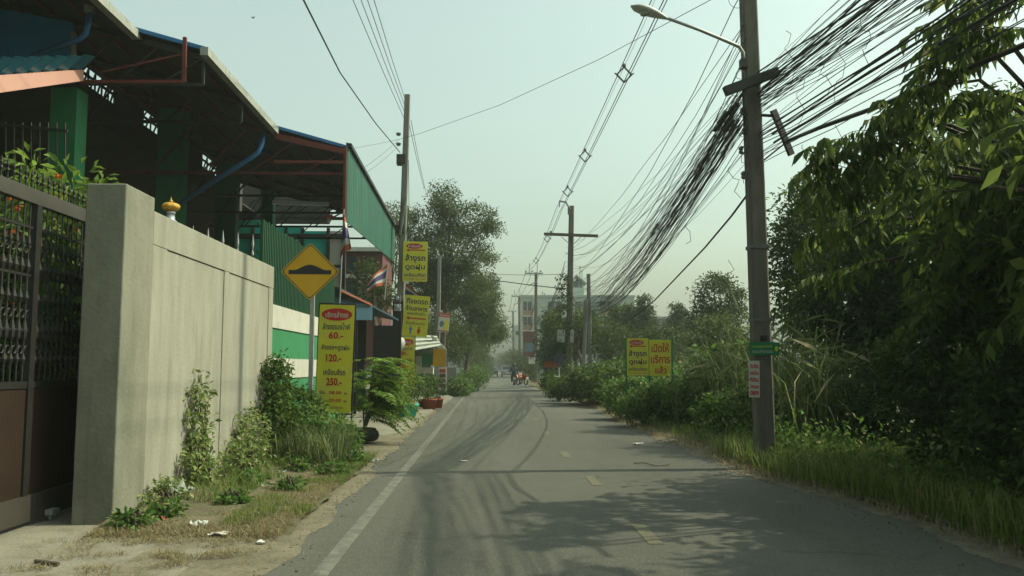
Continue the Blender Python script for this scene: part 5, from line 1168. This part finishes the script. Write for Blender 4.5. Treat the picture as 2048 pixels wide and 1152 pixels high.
# reeds
for px, Y, h, lb in ((1470, 18.5, 2.6, 'clump of tall reeds left of the near pole'), (1440, 19.5, 2.2, 'leaning reeds behind the yellow sign shrubs'), (1575, 15.5, 2.9, 'clump of tall reeds right of the near pole'), (1640, 13.5, 2.2, 'arching reeds before the big right tree')):
    b = W(px, 700, Y); b.z = .1; t = thing('reed_clump', lb, 'reeds', b); n = 240; P = np.stack([b.x+RNG.normal(size=n)*.35, b.y+RNG.normal(size=n)*.35, np.full(n, .1)], 1); V, F = blades(P, RNG.uniform(.5, 1, n)*h, .028, .75); np_mesh('blade_mass', V, F, M_reed, t)
    P = np.stack([b.x+RNG.normal(size=160)*.4, b.y+RNG.normal(size=160)*.4, RNG.uniform(.5, h*.8, 160)], 1); V, F = leaves(P, RNG.normal(size=P.shape)+np.array([0, 0, -.2]), RNG.uniform(.35, .8, 160), .06); np_mesh('leaf_mass', V, F, M_reed, t)
# creeper on crossarm pole
cr = thing('pole_creeper', 'ragged creeper wrapped round the lower crossarm pole', 'creeper', P3)
cs, (V, F) = clumps([((P3.x-.1, 39.9, 4.2), (.42, .3, 1.5), 2), ((P3.x, 39.9, 2.2), (.5, .4, 1.6), 2), ((P3.x-.2, 39.9, 5.4), (.3, .25, .5), .5)], 90, 16, .2, .13); np_mesh('foliage', V, F, M_leaf_dark, cr)

# ------------------------------------------------------------------ left trees
T('feathery_tree', 'tall feathery olive tree above the yellow signs', 880, 0, 46, [pxblob(885, 400, 46, 28, 38, .8), pxblob(845, 455, 46, 58, 40, 1.6), pxblob(940, 440, 46, 60, 34, 1.6), pxblob(900, 500, 46, 85, 50, 3), pxblob(905, 570, 47, 88, 50, 3), pxblob(840, 560, 47, 50, 60, 2), pxblob(985, 455, 46, 24, 10, .3)], 900, 44, .46, .135, M_leaf_olive, nbranch=40, trunk_r=.16)
T('feathery_tree', 'dense lower tree leaning over the road at left', 930, 0, 54, [pxblob(920, 640, 54, 75, 60, 3), pxblob(960, 600, 54, 42, 50, 2), pxblob(985, 655, 56, 32, 28, 1), pxblob(975, 516, 54, 26, 8, .25), pxblob(890, 680, 52, 55, 45, 2)], 760, 40, .5, .15, M_leaf_olive, nbranch=24, trunk_r=.15)
T('street_tree', 'small tree farther along the left road edge', 975, 0, 80, [pxblob(990, 668, 80, 30, 18, 1.5), pxblob(955, 690, 78, 30, 22, 1.5), pxblob(940, 715, 75, 30, 22, 1.2)], 200, 26, .55, .2, M_leaf_olive)
T('street_tree', 'green tree behind the left pole and flag', 745, 0, 33, [pxblob(735, 560, 33, 30, 40, 1), pxblob(765, 590, 34, 25, 30, 1)], 90, 26, .3, .13, M_leaf_dark)
T('street_tree', 'leafy tree top peeping left of the left pole', 780, 0, 42, [pxblob(790, 440, 42, 26, 40, 1), pxblob(775, 500, 42, 30, 40, 1)], 80, 26, .35, .13, M_leaf_olive)
for i, (px, Y, h, m, lb) in enumerate(((918, 42, .9, M_leaf_weed, 'low weeds at the foot of the block wall'), (935, 50, 1.3, M_leaf_mid, 'shrub under the dense lower left tree'), (948, 60, 1.6, M_leaf_weed, 'bright shrub farther along the left road edge'), (958, 78, 2.0, M_leaf_mid, 'roadside bush before the distant trees on the left'))):
    p = W(px, 750, Y); p.z = 0; shrub('shrub', lb, tuple(p), [((p.x, Y, h*.5), (h*.7, h*.8, h*.5), 1)], 90, 18, .25, .14, m)
# far trees both sides
far_l = [(962, 105, 2.6), (968, 130, 3), (958, 120, 4.2), (972, 175, 3.2)]; far_r = [(1040, 110, 3.2), (1052, 96, 3.6), (1030, 140, 4.5), (1016, 180, 4.5), (1062, 88, 2.8), (1005, 230, 5)]
DT = {962: 'distant tree behind the far orange shop sign', 968: 'hazy distant tree left of the dark grey sedan', 958: 'tall distant tree at the far left roadside', 972: 'faint distant tree on the left where the road ends', 1040: 'distant tree just right of the silver pickup', 1052: 'distant tree at the foot of the mint block pilaster', 1030: 'tall hazy tree behind the silver pickup', 1016: 'hazy tree beyond the end of the road on the right', 1062: 'small distant tree before the mint block by the notices', 1005: 'faintest tree in the middle of the road end'}
for px, Y, h in far_l+far_r:
    p = W(px, 735, Y); p.z = 0; cs_, (V, F) = clumps([((p.x, Y, h*.55), (h*.42, h*.5, h*.48), 1)], 80, 26, h*.16, h*.065)
    t = thing('distant_tree', DT[px], 'tree', p, 'distant trees at the road end'); np_mesh('crown', V, F, M_leaf_mid if px < 980 else M_leaf_dark, t); MB().tube([p, p+Vector((0, 0, h*.5))], .12, 5).build('trunk', M_bark, t)
cs_, (V, F) = clumps([((x, 290+abs(x)*.15, 2.8), (7, 5, 2.9), 1) for x in range(-44, 46, 6)], 700, 26, 1.0, .75); tag(np_mesh('far_woods', V, F, M_leaf_dark), 'far wood closing the end of the road', None, None, 'stuff')

# ------------------------------------------------------------------ mint apartment block and other buildings
Yb = 118; ab = thing('apartment_block', 'four storey mint green apartment block beyond the right poles', 'building', W(1155, 740, Yb))
def bx(px0, py0, px1, py1, Y, m, nm, th=.2, parent=ab):
    a = W(px0, py0, Y); b = W(px1, py1, Y); return MB().box((a.x, Y, b.z), (b.x, Y+th, a.z)).build(nm, m, parent)
a = W(1043, 590, Yb); b = W(1270, 742, Yb)
MB().box((a.x, Yb, 0), (b.x, Yb+12, a.z-.3)).build('wall', M_mint, ab)
MB().box((a.x-.15, Yb-.15, a.z-.3), (b.x+.15, Yb+12.1, a.z)).build('parapet', M_mint, ab)
for py in (603, 633, 663): 
    for px0, px1 in ((1047, 1063), (1096, 1124), (1150, 1178), (1200, 1226)):
        w_ = bx(px0, py, px1, py+18, Yb-.06, M_glass, 'window', .05); bx(px0, py+18.5, px1, py+27, Yb-.08, M_salmon, 'spandrel', .07)
        mid = (px0+px1)/2; bx(mid-.5, py, mid+.5, py+18, Yb-.10, M_white, 'mullion', .03)
    bx(1043, py+27.5, 1066, py+30, Yb-.5, M_white, 'balcony_slab', .5)
bx(1066, 592, 1070, 740, Yb-.3, M_white, 'pilaster', .3); bx(1041, 592, 1044.5, 740, Yb-.3, M_white, 'pilaster', .3)
bx(1142, 575, 1168, 592, Yb+3, M_mint, 'roof_house', 3)
# rooftop shelter and tank
rt = thing('roof_shelter', 'small gabled shelter with water tank on the mint block roof', 'shelter', W(1160, 575, Yb+4))
A_ = W(1143, 572, Yb+4); mb = MB(); mb.prism([W(1143, 565, Yb+3.5), W(1153, 549, Yb+3.5), W(1174, 567, Yb+3.5), W(1172, 569, Yb+3.5), W(1153, 553, Yb+3.5), W(1145, 566, Yb+3.5)], (0, 3, 0)); mb.build('roof', M_greywall, rt)
for px in (1146, 1158, 1170): bx(px-.6, 560 if px != 1158 else 554, px+.6, 580, Yb+4, M_galv, 'post', .1, rt)
MB().lathe([(.75, 0), (.8, .3), (.8, 1.1), (.4, 1.35), (.05, 1.4)], W(1156, 579, Yb+5), 14).build('tank', M_bluegrey, rt, True)
an = thing('roof_antennas', 'cluster of thin aerials on the mint block roof', 'antenna', W(1085, 590, Yb+2))
for px, py in ((1085, 583), (1089, 586), (1160, 532), (1164, 540)):
    q = W(px, 590 if px < 1100 else 575, Yb+2); MB().tube([q, W(px, py, Yb+2)], .05, 4).beam(W(px-2, py+2, Yb+2), W(px+2, py+2, Yb+2), .05).build('aerial', M_cablegrey, an)
b2 = thing('grey_building', 'low pale grey flat roofed building behind the pointed trees', 'building', W(1345, 740, 85))
bx(1303, 636, 1392, 740, 85, M_greywall, 'wall', 8, b2); bx(1301, 633, 1394, 637, 84.8, M_mint, 'parapet', 8.3, b2)
for px in range(1308, 1388, 16): bx(px, 645, px+11, 652, 84.95, M_glass, 'window', .03, b2)
bx(1303, 655, 1392, 658, 84.7, M_white, 'ledge', .25, b2)
bx_ = thing('far_house', 'small pale block just left of the mint apartments', 'building', W(1036, 740, 150)); bx(1030, 650, 1042, 745, 150, M_white, 'wall', 6, bx_); bx(1032, 662, 1040, 670, 149.9, M_glass, 'window', .05, bx_)
# far left signs
for px, py, w_, h_, Y, m, lb in ((962, 706, 7, 12, 100, M_amber, 'far orange shop sign on the left roadside'), (972, 703, 9, 9, 120, M_bluegrey, 'far pale blue sign on the left roadside'), (965, 722, 5, 7, 100, M_yellow, 'far small yellow sign on the left roadside')):
    f = Face(W(px, py, Y), w_*Y/FPX, h_*Y/FPX); r_ = thing('shop_sign', lb, 'sign', Vector((f.p(.5, 0).x, Y, 0))); f.panel(r_, m, .1); MB().tube([(f.p(.5, 0).x, Y+.2, 0), f.p(.5, .5, -.15)], .06, 6).build('post', M_galv, r_)
# barrier board and back of diamond sign
r_ = thing('hut_roof_board', 'rusty orange board under dark eave left of the crossarm pole', 'board', W(1102, 760, 47)); bx(1088, 722, 1116, 735, 47, M_terra, 'board', .1, r_); bx(1086, 716, 1118, 721.5, 46.9, M_darksteel, 'eave', .8, r_)
for px in (1092, 1112): bx(px-.8, 735.5, px+.8, 772, 47.02, M_darksteel, 'post', .06, r_)
p = W(1118, 760, 38); p.z = 0; r_ = thing('diamond_sign_back', 'grey blue back of a diamond road sign beside crossarm pole', 'road sign', p); c = W(1118, 717, 38); k = .42
MB().prism([c+Vector((0, 0, k)), c+Vector((k*.6, -.3, 0)), c+Vector((0, 0, -k)), c+Vector((-k*.6, .3, 0))], (0, .02, 0)).build('plate', mat('diamond_back', (.075, .115, .13), .6), r_); MB().tube([p, c+Vector((0, .05, 0))], .03, 6).build('post', M_galv, r_)

# ------------------------------------------------------------------ vehicles
def car(label, x, y, m, pickup=False, s_=1.0):
    r_ = thing('pickup_truck' if pickup else 'sedan_car', label, 'pickup' if pickup else 'car', (x, y, 0)); w = .85*s_
    prof = [(0, .35), (0, .95), (.15, 1.0), (1.5, 1.0), (1.55, 1.08), (1.75, 1.62), (2.9, 1.65), (3.5, 1.1), (4.8, .95), (4.9, .4)] if pickup else [(0, .35), (.02, .88), (.5, .97), (1.2, 1.40), (2.6, 1.42), (3.3, .95), (4.2, .82), (4.4, .35)]
    V = []; n = len(prof)
    for sx in (-1, 1):
        for py_, z in prof: V.append(Vector((x+sx*w*(1 if z < 1.1 else .84), y+py_*s_, z*s_)))
    F = [tuple(range(n-1, -1, -1)), tuple(range(n, 2*n))]+[(i, (i+1) % n, (i+1) % n+n, i+n) for i in range(n)]
    mb = MB(); mb.add(V, F); mb.build('body', m, r_, bevel=.05)
    if pickup: q = [(x-.62, y+1.60, 1.14), (x+.62, y+1.60, 1.14), (x+.60, y+1.71, 1.55), (x-.60, y+1.71, 1.55)]
    else: q = [(x-.62, y+.56, 1.0), (x+.62, y+.56, 1.0), (x+.58, y+1.12, 1.36), (x-.58, y+1.12, 1.36)]
    MB().prism([Vector(v)+Vector((0, -.03, 0)) for v in q], (0, .02, 0)).build('rear_window', M_glass, r_)
    for sx in (-1, 1):
        for yy in (.75, 3.6): MB().torus((x+sx*(w-.1), y+yy, .33), .23, .10, 'X', 16, 6).lathe([(.2, -.06), (.2, .06)], (x+sx*(w-.1), y+yy, .33), 12, Matrix.Rotation(math.pi/2, 3, 'Y')).build('wheel', M_rubber, r_)
        MB().cbox((x+sx*(w-.12), y-.01, .80), (.18, .04, .16)).build('tail_light', M_taillight, r_)
    MB().box((x-w*.98, y-.08, .38), (x+w*.98, y-.002, .52)).build('bumper', M_cablegrey, r_); MB().cbox((x, y-.015, .68), (.42, .02, .15)).build('number_plate', M_paper, r_)
q = W(985, 752, 128); car('dark grey sedan driving away at the end of the road', q.x, 128, M_cargrey, False)
q = W(1015, 752, 118); car('silver pickup parked on the right at road end', q.x, 118, M_carsilver, True)
def motorbike(label, x, y, m, yaw=0, group=None, wh=M_rubber):
    r_ = thing('motorbike', label, 'motorbike', (x, y, 0), group)
    for yy in (-.6, .6): MB().torus((x, y+yy, .29), .25, .05, 'X', 16, 6).build('wheel', wh, r_)
    MB().prism([Vector((x-.13, y+a, b)) for a, b in ((-.75, .75), (-.3, .45), (.1, .35), (.35, .5), (.5, .85), (.38, .95), (.15, .62), (-.25, .70), (-.8, .86))], (.26, 0, 0)).build('body', m, r_, bevel=.04)
    MB().box((x-.12, y-.6, .76), (x+.12, y+.05, .84)).build('seat', M_cable, r_, bevel=.03)
    mb = MB(); mb.tube([(x, y+.62, .3), (x, y+.42, 1.0)], .03, 6); mb.tube([(x-.33, y+.34, 1.04), (x, y+.42, 1.0), (x+.33, y+.34, 1.04)], .018, 6); mb.build('handlebar', M_galv, r_)
    MB().cbox((x, y-.80, .72), (.14, .05, .09)).build('tail_light', M_taillight, r_); MB().cbox((x, y-.82, .55), (.2, .02, .18)).build('number_plate', M_paper, r_); r_.rotation_euler = (0, 0, yaw)
    return r_
q = W(1028, 765, 67); motorbike('dark motorbike being ridden along the right lane', q.x, 67, M_cable)
rider = thing('person', 'rider in dark clothes seated on the motorbike, seen from behind', 'person', (q.x, 67, .8))
sk = [('pel', (0, -.12, .02), .15), ('sp', (0, -.10, .28), .15), ('ch', (0, -.05, .48), .17), ('nk', (0, .0, .62), .07), ('hd', (0, .03, .70), .09), ('ht', (0, .03, .82), .10)]
E = [(0, 1), (1, 2), (2, 3), (3, 4), (4, 5)]; vs = [Vector(v[1]) for v in sk]; rs_ = [v[2] for v in sk]
for sx in (-1, 1):
    k = len(vs); vs += [Vector((sx*.20, -.03, .52)), Vector((sx*.30, .15, .32)), Vector((sx*.30, .42, .27)), Vector((sx*.12, .0, -.02)), Vector((sx*.17, .32, -.10)), Vector((sx*.17, .22, -.46)), Vector((sx*.17, .34, -.52))]
    rs_ += [.075, .055, .04, .10, .08, .055, .045]; E += [(2, k), (k, k+1), (k+1, k+2), (0, k+3), (k+3, k+4), (k+4, k+5), (k+5, k+6)]
me = bpy.data.meshes.new('body'); me.from_pydata([tuple(v) for v in vs], E, []); me.materials.append(M_cloth); bo_ = bpy.data.objects.new('body', me); C.objects.link(bo_); bo_.parent = rider
md = bo_.modifiers.new('skin', 'SKIN'); 
for i, sv in enumerate(me.skin_vertices[0].data): sv.radius = (rs_[i], rs_[i])
me.skin_vertices[0].data[0].use_root = True; bo_.modifiers.new('sub', 'SUBSURF').levels = 1
MB().lathe([(.10, .68), (.135, .74), (.14, .82), (.11, .90), (.03, .94)], Vector((q.x, 67.03, .8)), 12).build('helmet', M_cable, rider, True)
q = W(1044, 762, 68); motorbike('red motorbike parked in the grass beyond the rider', q.x, 68, M_flagred, .5)
q = W(1037, 762, 70); motorbike('white motorbike parked beside the red one', q.x, 70, M_whiteplas, -.4)
q = W(973, 752, 112); motorbike('white motorbike standing at the far left road edge', q.x, 112, M_whiteplas)
q = W(1126, 790, 35); motorbike('dark motorbike half hidden in shrubs below crossarm pole', q.x+.1, 35.5, M_cable, .3)
# tiny bird
c = W(506, 36, 30); mb = MB(); mb.prism([c+Vector((-.08, 0, .05)), c+Vector((0, .02, 0)), c+Vector((.08, 0, .06)), c+Vector((0, -.03, .02))], (0, 0, -.012)); mb.lathe([(.002, -.07), (.02, -.03), (.02, .02), (.004, .07)], c, 6, Matrix.Rotation(math.pi/2, 3, 'X')); tag(mb.build('bird', M_cable), 'tiny dark bird gliding in the sky at upper left', 'bird')

# ------------------------------------------------------------------ haze
HZ = 0.0010
if HZ:
    mb = MB(); mb.box((-70, -25, -1.1), (70, 330, 22)); hz = mb.build('haze', None); m = bpy.data.materials.new('haze_air'); m.use_nodes = True; n = m.node_tree.nodes; n.clear(); o_ = n.new('ShaderNodeOutputMaterial'); v = n.new('ShaderNodeVolumePrincipled')
    v.inputs['Color'].default_value = (.86, .92, .86, 1); v.inputs['Density'].default_value = HZ; v.inputs['Anisotropy'].default_value = .3; m.node_tree.links.new(v.outputs[0], o_.inputs['Volume']); hz.data.materials.append(m); tag(hz, 'thin summer haze filling the street', None, None, 'stuff')
for o in C.objects:
    if o.type == 'MESH' and o.parent and o.name.split('.')[0] in ('crown', 'foliage', 'flower', 'blade_mass', 'leaf_mass', 'lattice_girder', 'branch', 'stem', 'riser_cable'): o['kind'] = 'stuff'
